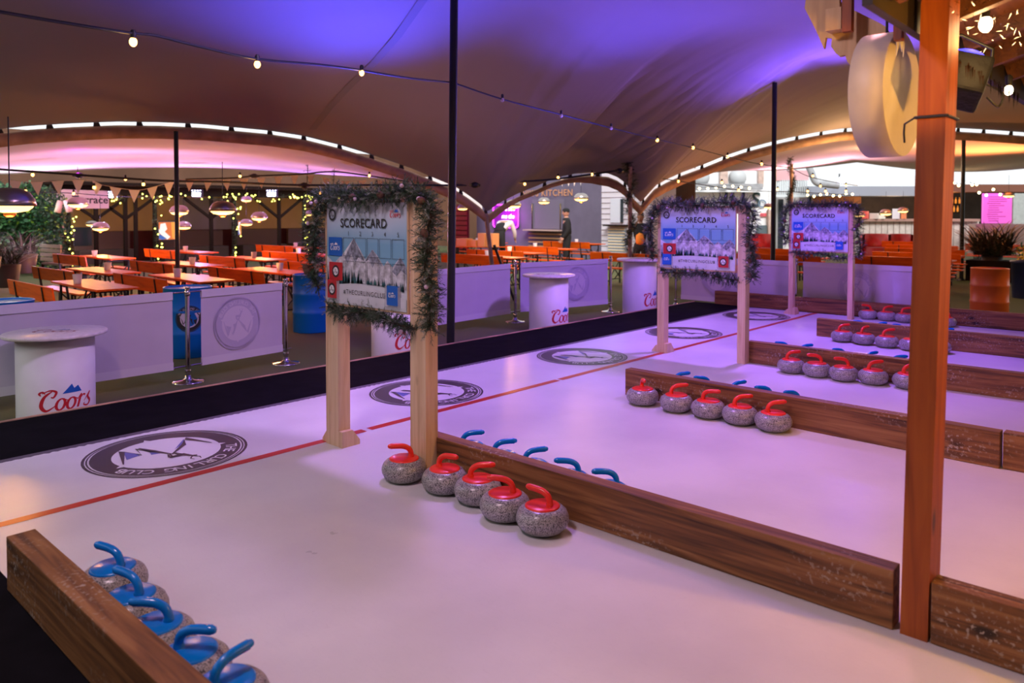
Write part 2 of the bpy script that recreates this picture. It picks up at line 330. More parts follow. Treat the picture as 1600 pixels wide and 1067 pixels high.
def script_logo(mb, fmap, s, mi_text, mi_hill, at=(0, 0)):
    # script wordmark; letters about one unit high, 4.1 units wide, centred
    def F(x, y): return fmap(at[0]+(x+0.22*y-2.05)*s, at[1]+(y-0.5)*s)
    ribbon(mb, [(0.05, 1.12, .06), (-0.1, 1.3, .16), (0.12, 1.42, .10), (0.3, 1.25, .06)], F, mi_text)
    ribbon(mb, [(0.1, 1.3, .08), (0.55, 1.5, .10), (0.98, 1.35, .16), (0.9, 0.98, .14), (0.72, 1.0, .07)], F, mi_text)
    ribbon(mb, [(0.7, 1.42, .08), (0.28, 1.0, .22), (0.22, 0.35, .26), (0.6, -0.02, .18), (1.0, 0.2, .08), (1.2, 0.45, .05)], F, mi_text)
    for cx in (1.45, 2.15):
        n = 14; ribbon(mb, [(cx+0.27*math.sin(2*math.pi*j/n), 0.4-0.42*math.cos(2*math.pi*j/n), 0.10+0.09*abs(math.sin(2*math.pi*j/n))) for j in range(n+1)], F, mi_text, smooth=False)
        ribbon(mb, [(cx+0.15, 0.78, .06), (cx+0.4, 0.66, .05)], F, mi_text)
    ribbon(mb, [(2.55, 0.6, .06), (2.78, 0.95, .12), (2.72, 0.55, .18), (2.68, 0.0, .16)], F, mi_text)
    ribbon(mb, [(2.76, 0.62, .06), (2.95, 0.88, .10), (3.12, 0.80, .16)], F, mi_text)
    ribbon(mb, [(3.1, 0.35, .05), (3.55, 1.0, .10), (3.42, 0.62, .16), (3.68, 0.28, .18), (3.5, -0.02, .12), (3.15, 0.08, .10), (3.2, 0.25, .05)], F, mi_text)
    prof = [(1.40, 0), (1.88, .67), (2.12, .32), (2.36, .50), (2.75, 0)]
    def ph(x):
        for (a, b), (c, d) in zip(prof, prof[1:]):
            if a <= x <= c: return b+(d-b)*(x-a)/(c-a)
        return 0
    xs = sorted([1.40+1.35*i/14 for i in range(15)]+[1.88, 2.12, 2.36])      # narrow strips, so that it wraps round a drum
    mb.add([F(x, 1.18+h) for x in xs for h in (0, ph(x))], [(2*i, 2*i+2, 2*i+3, 2*i+1) for i in range(len(xs)-1)], mi_hill)
def emblem(mb, fmap, r, dark, lite, blue=None, detail=True, rim=True):
    if blue is None: blue = dark
    n = 48
    def ring(r0, r1, mi, dz):
        vs = []
        for j in range(n): a = 2*math.pi*j/n; vs += [fmap(r0*math.cos(a), r0*math.sin(a), dz), fmap(r1*math.cos(a), r1*math.sin(a), dz)]
        mb.add(vs, [(2*j, 2*j+1, (2*j+3) % (2*n), (2*j+2) % (2*n)) for j in range(n)], mi)
    if rim: ring(r*0.965, r, dark, 0); ring(r*.93, r*.95, dark, 0)
    ring(r*.66, r*.91, dark, 0)
    if lite is not None:
        mb.add([fmap(r*.66*math.cos(2*math.pi*j/n), r*.66*math.sin(2*math.pi*j/n), 0) for j in range(n)], [list(range(n))], lite)
        for a in (R(-90), R(15), R(165)):
            mb.poly([(r*.74*math.cos(a), r*.74*math.sin(a)), (r*.65*math.cos(a-.07), r*.65*math.sin(a-.07)), (r*.65*math.cos(a+.07), r*.65*math.sin(a+.07))], lite, lambda x, y: fmap(x, y, 1))
        if detail:
            txt = 'THE CURLING CLUB'
            for i, chh in enumerate(txt):
                if chh == ' ': continue
                a = R(90)+R(8.6)*((len(txt)-1)/2-i); vs, fs = text2d(chh, r*.20, bold=0.01)
                ca, sa = math.cos(a-R(90)), math.sin(a-R(90)); cx, cy = r*.785*math.cos(a), r*.785*math.sin(a)
                mb.add([fmap(cx+x*ca-y*sa, cy+x*sa+y*ca, 1) for x, y in vs], fs, lite)
    F2 = lambda x, y: fmap(x*r, y*r, 2)
    F3 = lambda x, y: fmap(x*r, y*r, 3)
    for t_ in ([(-.40, -.40), (-.22, -.12), (-.30, -.10)], [(-.40, -.40), (-.10, -.02), (-.22, -.12)], [(.29, -.12), (.40, -.40), (.50, -.04)], [(.06, .0), (.15, -.22), (.20, -.02)]): mb.poly(t_, blue, F2)
    ribbon(mb, [(-.58, .06, .015), (-.42, -.40, .11), (-.28, -.14, .06), (0, .15, .04), (.13, -.16, .09), (.20, -.42, .02)], F3, dark, smooth=False)
    ribbon(mb, [(.12, -.10, .02), (.24, -.40, .07), (.29, -.10, .05), (.41, -.44, .09), (.60, .12, .015)], F3, dark, smooth=False)
    ribbon(mb, [(.09, .27, .07), (-.09, .27, .10), (-.14, .40, .05), (-.20, .43, .04)], F3, dark, smooth=False)
    for x_ in (-.09, -.05, .05, .09): ribbon(mb, [(x_, .26, .03), (x_*.5, .13, .02)], F3, dark, smooth=False)
    for q_ in (((-.14, .42, .02), (-.08, .50, .02), (-.10, .57, .01)), ((-.14, .42, .02), (-.20, .50, .02), (-.18, .58, .01))): ribbon(mb, list(q_), F3, dark, smooth=False)

# ------------------------------------------------------------------ ground and rink
ZG = -0.15
def tri_grid(): pass
mb = MB(); mb.add([(-14, -12, ZG), (60, -12, ZG), (60, 60, ZG), (-14, 60, ZG)], [(0, 1, 2, 3)])
def turfmat():
    m = bpy.data.materials.new('artificial turf'); m.use_nodes = True; N = m.node_tree.nodes; L = m.node_tree.links
    b = N['Principled BSDF']; b.inputs['Roughness'].default_value = 0.9
    tc = N.new('ShaderNodeTexCoord'); no = N.new('ShaderNodeTexNoise'); no.inputs['Scale'].default_value = 0.35; no.inputs['Detail'].default_value = 6
    n2 = N.new('ShaderNodeTexNoise'); n2.inputs['Scale'].default_value = 160
    L.new(tc.outputs['Object'], no.inputs['Vector']); L.new(tc.outputs['Object'], n2.inputs['Vector'])
    rp = N.new('ShaderNodeValToRGB'); e = rp.color_ramp.elements; e[0].position = .35; e[0].color = (.16, .13, .055, 1); e[1].position = .65; e[1].color = (.12, .19, .07, 1)
    L.new(no.outputs['Fac'], rp.inputs['Fac']); mx = N.new('ShaderNodeMixRGB'); mx.blend_type = 'MULTIPLY'; mx.inputs['Fac'].default_value = .6
    L.new(rp.outputs['Color'], mx.inputs['Color1']); L.new(n2.outputs['Fac'], mx.inputs['Color2']); L.new(mx.outputs['Color'], b.inputs['Base Color'])
    bp = N.new('ShaderNodeBump'); bp.inputs['Strength'].default_value = .6; bp.inputs['Distance'].default_value = .02
    L.new(n2.outputs['Fac'], bp.inputs['Height']); L.new(bp.outputs['Normal'], b.inputs['Normal']); return m
tag(mb.build('floor', turfmat()), kind='structure')

def icemat():
    m = bpy.data.materials.new('white synthetic ice'); m.use_nodes = True; N = m.node_tree.nodes; L = m.node_tree.links
    b = N['Principled BSDF']; b.inputs['Roughness'].default_value = 0.3
    tc = N.new('ShaderNodeTexCoord'); no = N.new('ShaderNodeTexNoise'); no.inputs['Scale'].default_value = 1.1; no.inputs['Detail'].default_value = 8
    L.new(tc.outputs['Object'], no.inputs['Vector'])
    rp = N.new('ShaderNodeValToRGB'); e = rp.color_ramp.elements; e[0].position = .3; e[0].color = (.60, .59, .62, 1); e[1].position = .6; e[1].color = (.72, .71, .73, 1)
    L.new(no.outputs['Fac'], rp.inputs['Fac'])
    mp = N.new('ShaderNodeMapping'); mp.inputs['Scale'].default_value = (5, 1.1, 1); mp.inputs['Rotation'].default_value = (0, 0, .5); L.new(tc.outputs['Object'], mp.inputs['Vector'])
    sc = N.new('ShaderNodeTexNoise'); sc.inputs['Scale'].default_value = 4; sc.inputs['Detail'].default_value = 9; sc.inputs['Distortion'].default_value = 2.5; L.new(mp.outputs[0], sc.inputs['Vector'])
    sr = N.new('ShaderNodeValToRGB'); e = sr.color_ramp.elements; e[0].position = .492; e[0].color = (0, 0, 0, 1); e[1].position = .508; e[1].color = (0, 0, 0, 1); k = e.new(.5); k.color = (1, 1, 1, 1)
    L.new(sc.outputs['Fac'], sr.inputs['Fac'])
    mm = N.new('ShaderNodeMath'); mm.operation = 'MULTIPLY'; mm.inputs[1].default_value = .16; L.new(sr.outputs['Color'], mm.inputs[0])
    mx = N.new('ShaderNodeMixRGB'); mx.inputs['Color2'].default_value = (.38, .36, .40, 1)
    L.new(mm.outputs[0], mx.inputs['Fac']); L.new(rp.outputs['Color'], mx.inputs['Color1']); L.new(mx.outputs['Color'], b.inputs['Base Color'])
    rr = N.new('ShaderNodeMapRange'); rr.inputs['To Min'].default_value = .22; rr.inputs['To Max'].default_value = .42; L.new(no.outputs['Fac'], rr.inputs['Value']); L.new(rr.outputs[0], b.inputs['Roughness'])
    bp = N.new('ShaderNodeBump'); bp.inputs['Strength'].default_value = .06; bp.inputs['Distance'].default_value = .01; L.new(sc.outputs['Fac'], bp.inputs['Height']); L.new(bp.outputs['Normal'], b.inputs['Normal'])
    return m
rink = thing('curling_rink', 'raised white synthetic ice rink with red line, round printed emblems and black border', 'rink', (0, 0, 0))
X0, X1, Y0, YI, YO = 1.0, 13.0, -7.0, 5.93, 7.08
mb = MB(); mb.box(((-3+X1)/2, (Y0+YO)/2, -0.078), (X1+3, YO-Y0, 0.148), 0); mb.build('platform', mat('black platform carpet', (0.006, 0.005, 0.007), 0.95, var=.3, vscale=5, spec=.05), rink)
mb = MB(); ys = []; xs = []
n = 420
edge = [(X0+(12.85-X0)*i/n, YI+0.012*noise.noise((i*0.9, 0, 0))+0.012*(i % 2)-0.01) for i in range(n+1)]
vs = [(x, y, 0.0) for x, y in edge]+[(12.85, Y0, 0), (X0, Y0, 0)]
mb.add(vs, [list(range(len(vs)))])
mb.build('ice_sheet', icemat(), rink)
mb = MB(); mb.add([(X0, YI-.02, -.001), (12.87, YI-.02, -.001), (12.87, YI+.07, -.001), (X0, YI+.07, -.001)], [(0, 1, 2, 3)])
mb.build('taped_edge', mat('grey purple gripper tape', (.10, .08, .11), .5), rink)
mb = MB(); mb.box(((-3+X1)/2, YO+.012, -.02), (X1+3, .03, .05)); mb.build('edge_trim', mat('worn timber trim', (.50, .30, .18), .7, var=.5, vscale=3), rink)
M['red_line'] = mat('red floor line', (0.52, 0.02, 0.015), 0.3)
mb = MB()
for a, b_ in ((X0, 3.55), (3.60, 5.93), (5.97, 12.84)): mb.add([(a, 4.71, .0015), (b_, 4.71, .0015), (b_, 4.785, .0015), (a, 4.785, .0015)], [(0, 1, 2, 3)])
mb.build('red_line', M['red_line'], rink)
M['ink'] = mat('dark floor ink', (.055, .04, .05), .3); M['ink_blue'] = mat('blue floor ink', (.12, .14, .42), .3); M['ink_white'] = mat('white floor ink', (.72, .71, .73), .3)
for i, X in enumerate((2.3, 4.71, 7.12, 9.48, 11.83)):
    mb = MB(); emblem(mb, lambda x, y, l: (-x, -y, .0015+.001*l), .53, 0, 1, 2)
    mb.build('printed_emblem', [M['ink'], M['ink_white'], M['ink_blue']], rink, (X, 5.335, 0))

# ------------------------------------------------------------------ beams between lanes
BH, BT = 0.24, 0.095
def beam(p, q, label, h=BH, group='stained timber beams between the curling lanes'):
    p = Vector((*p, 0)); q = Vector((*q, 0)); d = q-p; L = d.length; a = math.atan2(d.y, d.x)
    nrm = Vector((-math.sin(a), math.cos(a), 0))       # +X side when the beam runs towards -Y
    if nrm.x < 0: nrm = -nrm
    mb = MB(); mb.box((0, 0, h/2), (L, BT, h), 0, ID, .004)
    o = mb.build('timber_beam', M['beam'], None, tuple((p+q)/2+nrm*BT/2+Vector((0, 0, .002))), a); return tag(o, label, 'timber beam', group)
beam((3.262, 3.86), (3.262, .885), 'dark stained beam of the nearest lane, from nearest scorecard to the wooden post')
beam((3.262, .748), (3.262, -2.6), 'dark beam with swirling grain, just right of the wooden post')
beam((5.87, 3.90), (5.815, .945), 'dark stained beam behind the second row of five red stones')
beam((5.835, .93), (5.79, -3), 'dark beam piece butted on behind the second red row, at the right edge')
beam((8.07, 3.74), (8.13, -3.5), 'dark stained beam joined to the second scorecard')
beam((10.45, 3.85), (10.44, -3.5), 'dark stained beam behind the third scorecard lane, fourth away from camera')
beam((12.90, 6.62), (12.90, -4), 'long dark back beam closing the rink in front of the banners')
o = beam((1.035, 3.90), (1.035, -1.0), 'weathered brown beam in the bottom left corner beside blue stones'); o.location.x = 1.025; o.scale.y = 1.2

# ------------------------------------------------------------------ curling stones
def stone_proto(color, mname):
    t = thing('curling_stone', '', 'curling stone')
    mb = MB(); pr = [(.001, 0.0), (.075, 0.0), (.100, .010), (.120, .028), (.1315, .050), (.1335, .062), (.1315, .076), (.122, .097), (.105, .112), (.092, .1185), (.001, .1195)]
    mb.lathe(pr, 40); mb.build('granite_body', M['granite'], t)
    mb = MB(); mb.lathe([(.088, .1175), (.088, .1215), (.080, .1265), (.001, .1275)], 36, 0)
    path = cr([(-.040, 0, .122), (-.042, 0, .145), (-.030, 0, .170), (-.002, 0, .186), (.035, 0, .192), (.085, 0, .194)], 5)
    mb.tube(path, [.022]+[.0185]*3+[.0155]*(len(path)-5)+[.012], 12); mb.ball((.085, 0, .194), .0125, 0, 10)
    mb.build('handle', color, t); return t
red0 = stone_proto(M['red_plastic'], 'red'); blue0 = stone_proto(M['blue_plastic'], 'blue')
used = {'red': False, 'blue': False}
def put_stone(kind, x, y, deg, label, group):
    p0 = red0 if kind == 'red' else blue0
    if not used[kind]: used[kind] = True; p0.scale = (1.055, 1.055, 1.13); p0.location = (x, y, .002); p0.rotation_euler = (0, 0, R(deg)); p0['label'] = label; p0['group'] = group; return
    dup(p0, (x, y, .002), R(deg), label, group)
def by_bottom(x, y):
    g = G(x, y); d = Vector((g.x, g.y, 0)).normalized(); return g+d*.088
ordn = ['nearest', 'second nearest', 'middle', 'second farthest', 'farthest']
def row(kind, pts, angs, who, group, lane_x=None):
    for i, (pt, a) in enumerate(zip(pts, angs)):
        put_stone(kind, pt[0], pt[1], a, f'{ordn[i] if len(pts) == 5 else ordn[i]} {kind}-handled granite curling stone {who}', group)
L1 = [by_bottom(*p) for p in ((847.5, 841), (789, 819), (747, 793), (695, 775.5), (631.5, 757.5))]
for p in L1: p.x = min(p.x, 3.116)
row('red', L1, (98, 125, -55, -82, 150), 'in front of the nearest lane beam', 'red stones of the nearest lane')
L2 = [by_bottom(*p) for p in ((1208, 677), (1156, 666), (1106.5, 656), (1059, 645), (1006, 634.5))]
for p in L2: p.x = min(p.x, 5.69)
row('red', L2, (-48, -50, -78, -48, 222), 'in front of the second lane beam', 'red stones of the second lane')
L3 = [by_bottom(*p) for p in ((1419, 608.7), (1364, 602.5), (1318, 597), (1276, 590.6), (1236, 584.4))]
for p in L3: p.x = min(p.x, 7.935)
row('red', L3, (-48, -48, 130, 128, -48), 'by the beam joined to the second scorecard', 'red stones of the third lane')
L4 = [by_bottom(*p) for p in ((1466, 553), (1424, 549), (1385.5, 544), (1349.5, 539.5), (1316, 535.3))]
for p in L4: p.x = min(p.x, 10.295)
row('red', L4, (-48, 10, -48, -20, -48), 'by the fourth beam from the camera', 'red stones of the fourth lane')
L5 = [by_bottom(*p) for p in ((1478, 511.6), (1445, 508), (1413, 504.8), (1385, 502), (1356, 499.4))]
for p in L5: p.x = min(p.x, 12.75)
row('red', L5, (120, 130, -48, -48, 130), 'against the long back beam', 'red stones of the farthest lane')
B0 = [G(x, y, .149) for x, y in ((354, 1058), (297, 1012), (244.6, 968.7), (205, 923.7), (176, 881.5))]
row('blue', B0, (5, -58, 135, 108, 112), 'beside the bottom left beam', 'blue stones beside the left beam')
hz = .225
B1 = [G(x, y, hz) for x, y in ((943, 738), (887, 720), (826, 703), (777, 690), (724, 677))]
row('blue', [(3.53, p.y) for p in B1], (140, 135, -40, -45, -48), 'mostly hidden behind the nearest lane beam', 'blue stones behind the nearest lane beam')
B2 = [G(x, y, hz) for x, y in ((1234, 614), (1187, 608), (1143, 599.5), (1091, 592), (1056, 584.5))]
row('blue', [(6.12, p.y) for p in B2], (150, 140, -30, 140, -40), 'hidden but for its handle behind the second lane beam', 'blue stones behind the second lane beam')
B3 = [G(x, y, hz) for x, y in ((1397, 558), (1352, 554), (1307, 548), (1249, 541.5), (1215, 538))]
row('blue', [(8.36, p.y) for p in B3], (-60, -30, 140, -40, 130), 'peeking over the third lane beam', 'blue stones behind the third lane beam')
B4 = [G(x, y, hz) for x, y in ((1470, 517), (1435, 513), (1400, 509), (1370, 506), (1340, 503))]
row('blue', [(10.72, p.y) for p in B4], (-60, -30, 140, -40, 130), 'peeking over the fourth lane beam', 'blue stones behind the fourth lane beam')

# ------------------------------------------------------------------ fir garlands
def sprig(mb, p, d, L, mi, n=26, nl=.05, r=rnd):
    d = d.normalized(); a = d.orthogonal().normalized(); b = d.cross(a)
    q = p+d*L; mb.add([p+a*.002, p-a*.002, q], [(0, 1, 2)], 4)
    for i in range(n):
        t = (i+.5)/n; base = p+d*(L*t); th = r.uniform(0, 6.283); side = a*math.cos(th)+b*math.sin(th)
        tip = base+(side*.75+d*.75)*(nl*r.uniform(.7, 1.15)*(1-.35*t)); wv = d.cross(side)*(nl*.055)
        mb.add([base+wv, base-wv, tip], [(0, 1, 2)], mi)
def garland_mesh(path, rad, per_m, mb=None, n=26, nl=.05, frost=.25, r=rnd, out=None):
    mb = mb or MB(); pts = [Vector(p) for p in path]
    mb.tube(pts, .008, 5, 4)
    for i in range(len(pts)-1):
        a, b = pts[i], pts[i+1]; L = (b-a).length; ax = (b-a).normalized()
        o1 = ax.orthogonal().normalized(); o2 = ax.cross(o1)
        for k in range(max(1, int(L*per_m))):
            p = a.lerp(b, r.random()); th = r.uniform(0, 6.283)
            d = (o1*math.cos(th)+o2*math.sin(th))+ax*r.uniform(-.7, .9)
            if out is not None: d += Vector(out)*.35
            ll = rad*r.uniform(.65, 1.15); mi = r.choice([0, 0, 1, 1, 3]) if r.random() > frost else 2
            sprig(mb, p, d, ll, mi, n, nl, r)
    return mb
NM = M['needle']+[M['bark']]

# ------------------------------------------------------------------ scorecard stands
def postermat():
    m = bpy.data.materials.new('poster sky print'); m.use_nodes = True; N = m.node_tree.nodes; L = m.node_tree.links
    b = N['Principled BSDF']; b.inputs['Roughness'].default_value = .35
    tc = N.new('ShaderNodeTexCoord'); sp = N.new('ShaderNodeSeparateXYZ'); L.new(tc.outputs['Object'], sp.inputs[0])
    no = N.new('ShaderNodeTexNoise'); no.inputs['Scale'].default_value = 3; L.new(tc.outputs['Object'], no.inputs['Vector'])
    ad = N.new('ShaderNodeMath'); ad.operation = 'MULTIPLY_ADD'; ad.inputs[1].default_value = .1; L.new(no.outputs['Fac'], ad.inputs[0]); L.new(sp.outputs['Z'], ad.inputs[2])
    mr = N.new('ShaderNodeMapRange'); mr.inputs['From Min'].default_value = 1.08; mr.inputs['From Max'].default_value = 1.79; L.new(ad.outputs[0], mr.inputs['Value'])
    rp = N.new('ShaderNodeValToRGB'); e = rp.color_ramp.elements; e[0].position = 0; e[0].color = (.72, .75, .80, 1); e[1].position = 1; e[1].color = (.70, .68, .76, 1)
    for ps, c in ((.25, (.66, .72, .80, 1)), (.36, (.20, .45, .62, 1)), (.62, (.20, .44, .64, 1)), (.80, (.44, .60, .76, 1))): k = e.new(ps); k.color = c
    L.new(mr.outputs[0], rp.inputs['Fac']); L.new(rp.outputs['Color'], b.inputs['Base Color']); return m
M['poster'] = postermat()
M['rock'] = mat('printed snowy rock', (.26, .28, .36), .4, var=.7, vscale=34)
M['rock2'] = mat('printed pale snow rock', (.58, .59, .66), .4, var=.45, vscale=22)
M['trees'] = mat('printed pine forest', (.03, .12, .14), .4, var=.6, vscale=30)
M['snow'] = mat('printed snow field', (.66, .69, .76), .4, var=.1, vscale=7)
def poster(mb, yl, yr, z0, z1, xf, level):
    W, H = yl-yr, z1-z0; yc = (yl+yr)/2
    def F(u, v, l=0): return (xf-.0012*l, yl-u*W, z0+v*H)    # u from left, v up
    def P(pts, mi, l): mb.add([F(u, v, l) for u, v in pts], [list(range(len(pts)))], mi)
    # 0 poster 1 rock 2 rock2 3 trees 4 snow 5 black 6 blue 7 red 8 white 9 script red
    P([(0, 0), (1, 0), (1, 1), (0, 1)], 0, 0)
    P([(0, .47), (.10, .40), (.22, .50), (.36, .655), (.42, .58), (.52, .44), (.55, .30), (0, .20)], 2, 1)
    P([(.24, .46), (.36, .655), (.40, .60), (.50, .44), (.42, .47), (.38, .42), (.33, .50), (.28, .40)], 1, 2)
    P([(.42, .25), (.48, .42), (.60, .555), (.66, .50), (.74, .40), (.80, .20)], 2, 2)
    P([(.50, .43), (.60, .555), (.65, .50), (.72, .40), (.64, .44), (.60, .38), (.56, .46)], 1, 3)
    P([(.66, .25), (.72, .38), (.78, .46), (.84, .40), (.93, .50), (1, .41), (1, .2)], 2, 3)
    P([(.84, .36), (.93, .50), (1, .41), (1, .34), (.94, .38), (.89, .32)], 1, 4)
    r = random.Random(3)
    P([(0, .14), (.2, .20), (.42, .23), (.6, .19), (.8, .14), (1, .12), (1, 0), (0, 0)], 4, 4)
    for i in range(70):
        u = r.choice([r.uniform(.0, .48), r.uniform(.0, .48), r.uniform(.5, .98)]); b0 = .17+.05*math.sin(u*3); h = r.uniform(.05, .13)*(1.2 if u < .45 else .7)
        P([(u-.011, b0), (u+.011, b0), (u, b0+h)], 3, 5)
    put_text(mb, 'SCORECARD', .118*H*1.04, lambda x, y: (xf-.008, yc+.01-x, z0+.80*H+y), 5, bold=.014, space=1.04)
    for i in range(5):
        u0 = .235+i*.152; u1 = u0+.135
        put_text(mb, str(i+1), .06*H, lambda x, y: (xf-.008, yl-(u0+u1)/2*W-x, z0+.70*H+y), 5)
        for v0, v1 in ((.48, .66), (.22, .43)):
            for a, b_ in (((u0, v0), (u1, v0)), ((u0, v1), (u1, v1)), ((u0, v0), (u0, v1)), ((u1, v0), (u1, v1))):
                wd = .0016
                P([(a[0]-wd, a[1]-wd), (b_[0]+wd, a[1]-wd if a[1] == b_[1] else b_[1]), (b_[0]+wd, b_[1]+wd), (a[0]-wd, b_[1]+wd if a[1] == b_[1] else a[1])] if a[1] == b_[1] else [(a[0]-wd, a[1]), (a[0]+wd, a[1]), (a[0]+wd, b_[1]), (a[0]-wd, b_[1])], 5, 6)
    put_text(mb, '#THECURLINGCLUB', .05*H*1.3, lambda x, y: (xf-.008, yc-x, z0+.125*H+y), 5, space=1.15)
    script_logo(mb, lambda x, y: (xf-.008, yl-.88*W-x, z0+.885*H+y), .036*H*1.15, 9, 6)
    # emblem top left
    emblem(mb, lambda x, y, l=0: (xf-.008-.001*l, yl-.085*W-x, z0+.885*H+y), .062*H, 5, None)
    P([(.035, .475), (.215, .475), (.215, .66), (.035, .66)], 6, 6)
    script_logo(mb, lambda x, y: (xf-.0085, yl-.125*W-x, z0+.555*H+y), .043*H, 8, 8)
    P([(.04, .23), (.22, .23), (.22, .41), (.04, .41)], 7, 6)
    emblem(mb, lambda x, y, l=0: (xf-.0085-.001*l, yl-.13*W-x, z0+.32*H+y), .062*H, 5, 8, detail=False)

def scorecard(base, hgt, label, glabel, seed, dens, swap, lw=.12, pr=.13):
    # base: (x of front, y left outside, y right outside)
    xf, yl, yr = base; h = hgt
    t = thing('scorecard_stand', label, 'scorecard', (xf, (yl+yr)/2, 0)); ox, oy = xf, (yl+yr)/2
    def loc(p): return (p[0]-ox, p[1]-oy, p[2])
    def B(name, parts, m, par=t):
        mb = MB()
        for c, d in parts: mb.box(loc(c), d, 0, ID, .003)
        return mb.build(name, m, par)
    for yc_ in (yl-lw/2, yr+lw/2):
        B('leg', [((xf+.022, yc_, h/2), (.044, lw, h)), ((xf+.044+.030, yc_-lw/2+.022, h/2), (.060, .044, h))], M['pine'])
    ck = MB()
    ck.prism([(0, 0), (.17, 0), (.17, .035), (.10, .115), (0, .115)], lambda a, b_, d: loc((xf+.0+a*.9, yl-lw-.047+d, b_)), .045)
    ck.build('foot_block', M['pine'], t); ck = MB()
    ck.prism([(0, 0), (.08, 0), (.08, .02), (.03, .08), (0, .08)], lambda a, b_, d: loc((xf+.02+d, yl+a, b_)), .045)
    ck.build('foot_block', M['pine'], t)
    zb, zt = h-.735, h-.03
    for z_ in (zt-.02, zb+.02): B('crossbar', [((xf+.06, (yl+yr)/2, z_), (.04, yl-yr-.2, .09))], M['pine'])
    pl_, pr_ = yl-.055, yr+pr; B('backing_board', [((xf-.010, (pl_+pr_)/2, (zb+zt)/2-.008), (.018, pl_-pr_+.012, zt-zb+.016))], M['pine'])
    mb = MB(); poster(mb, pl_, pr_, zb, zt, xf-.0205, 0)
    pv = MB(); pv.v = [loc(v) for v in mb.v]; pv.f = mb.f; pv.mi = mb.mi; pv.sm = mb.sm
    po = pv.build('poster', [M['poster'], M['rock'], M['rock2'], M['trees'], M['snow'], M['black_print'], M['coors_blue'], M['red_print'], M['white_print'], M['coors_red']], t)
    yy = pl_; W = pl_-pr_; H = zt-zb
    for u, col in ((.10, 'blue' if swap else 'red'), (.86, 'red' if swap else 'blue')):
        mb = MB(); mb.box(loc((xf-.034, yy-u*W, zb+.14*H)), (.016, .115*W+.01, .18*H), 0, ID, .002)
        F = lambda x, y, l=0: loc((xf-.0435-.001*l, yy-u*W-x, zb+.14*H+y))
        if col == 'red': emblem(mb, F, .062*H, 1, 2, detail=False)
        else: script_logo(mb, F, .027*H, 2, 2)
        c = mb.build('score_tile_stack', [M['red_print'] if col == 'red' else M['coors_blue'], M['black_print'], M['white_print']], t)
        mb = MB()
        for a in (-1, 1): mb.box(loc((xf-.034, yy-u*W-a*.075*W, zb+.13*H)), (.03, .003, .19*H), 0)
        mb.box(loc((xf-.034, yy-u*W, zb+.035*H)), (.03, .15*W, .003), 0); mb.build('tile_holder', mat('clear acrylic', (.75, .78, .85), .08, alpha=.35), t)
    # garland draped over the frame
    r = random.Random(seed); x_ = xf-.045
    path = [(x_, yl+.03, h-.64), (x_-.01, yl+.065, h-.42), (x_, yl+.05, h-.15), (x_, yl-.02, h-.01), (x_-.01, yl-.22, h+.02), (x_, yl-.5, h-.0), (x_-.01, yr+.35, h+.03), (x_+.0, yr+.12, h+.03),
            (x_, yr-.05, h+.0), (x_-.02, yr-.11, h-.18), (x_-.02, yr-.08, h-.40), (x_-.02, yr-.13, h-.62), (x_, yr-.09, h-.82)]
    path = [loc((a, b_+r.uniform(-.015, .015), c)) for a, b_, c in cr(path, 4)]
    mb = garland_mesh(path, .108, dens*1.6, None, 26, .034, .16, r)
    low = [loc(p) for p in cr([(xf-.01, yl-.05, zb-.03), (xf-.01, yl-.25, zb-.06), (xf-.01, (yl+yr)/2, zb-.04), (xf-.01, yr+.3, zb-.085), (xf-.01, yr+.08, zb-.10)], 4)]
    mb = garland_mesh(low, .095, dens*1.3, mb, 26, .034, .14, r)
    g = mb.build('fir_garland', NM); g.location = t.location; tag(g, glabel, 'garland', 'fir garlands round the scorecards')
    mb = MB()
    for i in range(7):
        p = Vector(r.choice(path)); mb.lathe([(.004, -.03), (.022, -.015), (.026, 0), (.018, .02), (.003, .035)], 8, 0, Matrix.Translation(p+Vector((-.06, r.uniform(-.04, .04), r.uniform(-.04, .04)))) @ Matrix.Rotation(r.uniform(0, 3), 4, 'Y'))
    mb.build('pine_cone', M['cone'], g); tag(g.children[0], kind='stuff')
    mb = MB()
    for i in range(9): p = Vector(r.choice(path+low)); mb.ball(p+Vector((-.07, r.uniform(-.05, .05), r.uniform(-.05, .05))), .014, 0, 8)
    c = mb.build('lilac_bauble', mat('pale bauble', (.55, .42, .55), .3), g); tag(c, kind='stuff')
    return t
scorecard((3.17, 4.69, 3.60), 1.775, 'nearest pine scorecard stand with red tiles at its lower left', 'frosted fir garland draped round the nearest scorecard', 1, 320, False, .15, .155)
scorecard((7.95, 4.83, 3.71), 1.765, 'middle pine scorecard stand, joined to the third lane beam', 'fir garland draped round the middle scorecard', 2, 250, True, .095, .115)
scorecard((12.40, 5.04, 4.02), 1.80, 'farthest pine scorecard stand in front of the back banners', 'fir garland draped round the farthest scorecard', 3, 210, False, .075, .07)

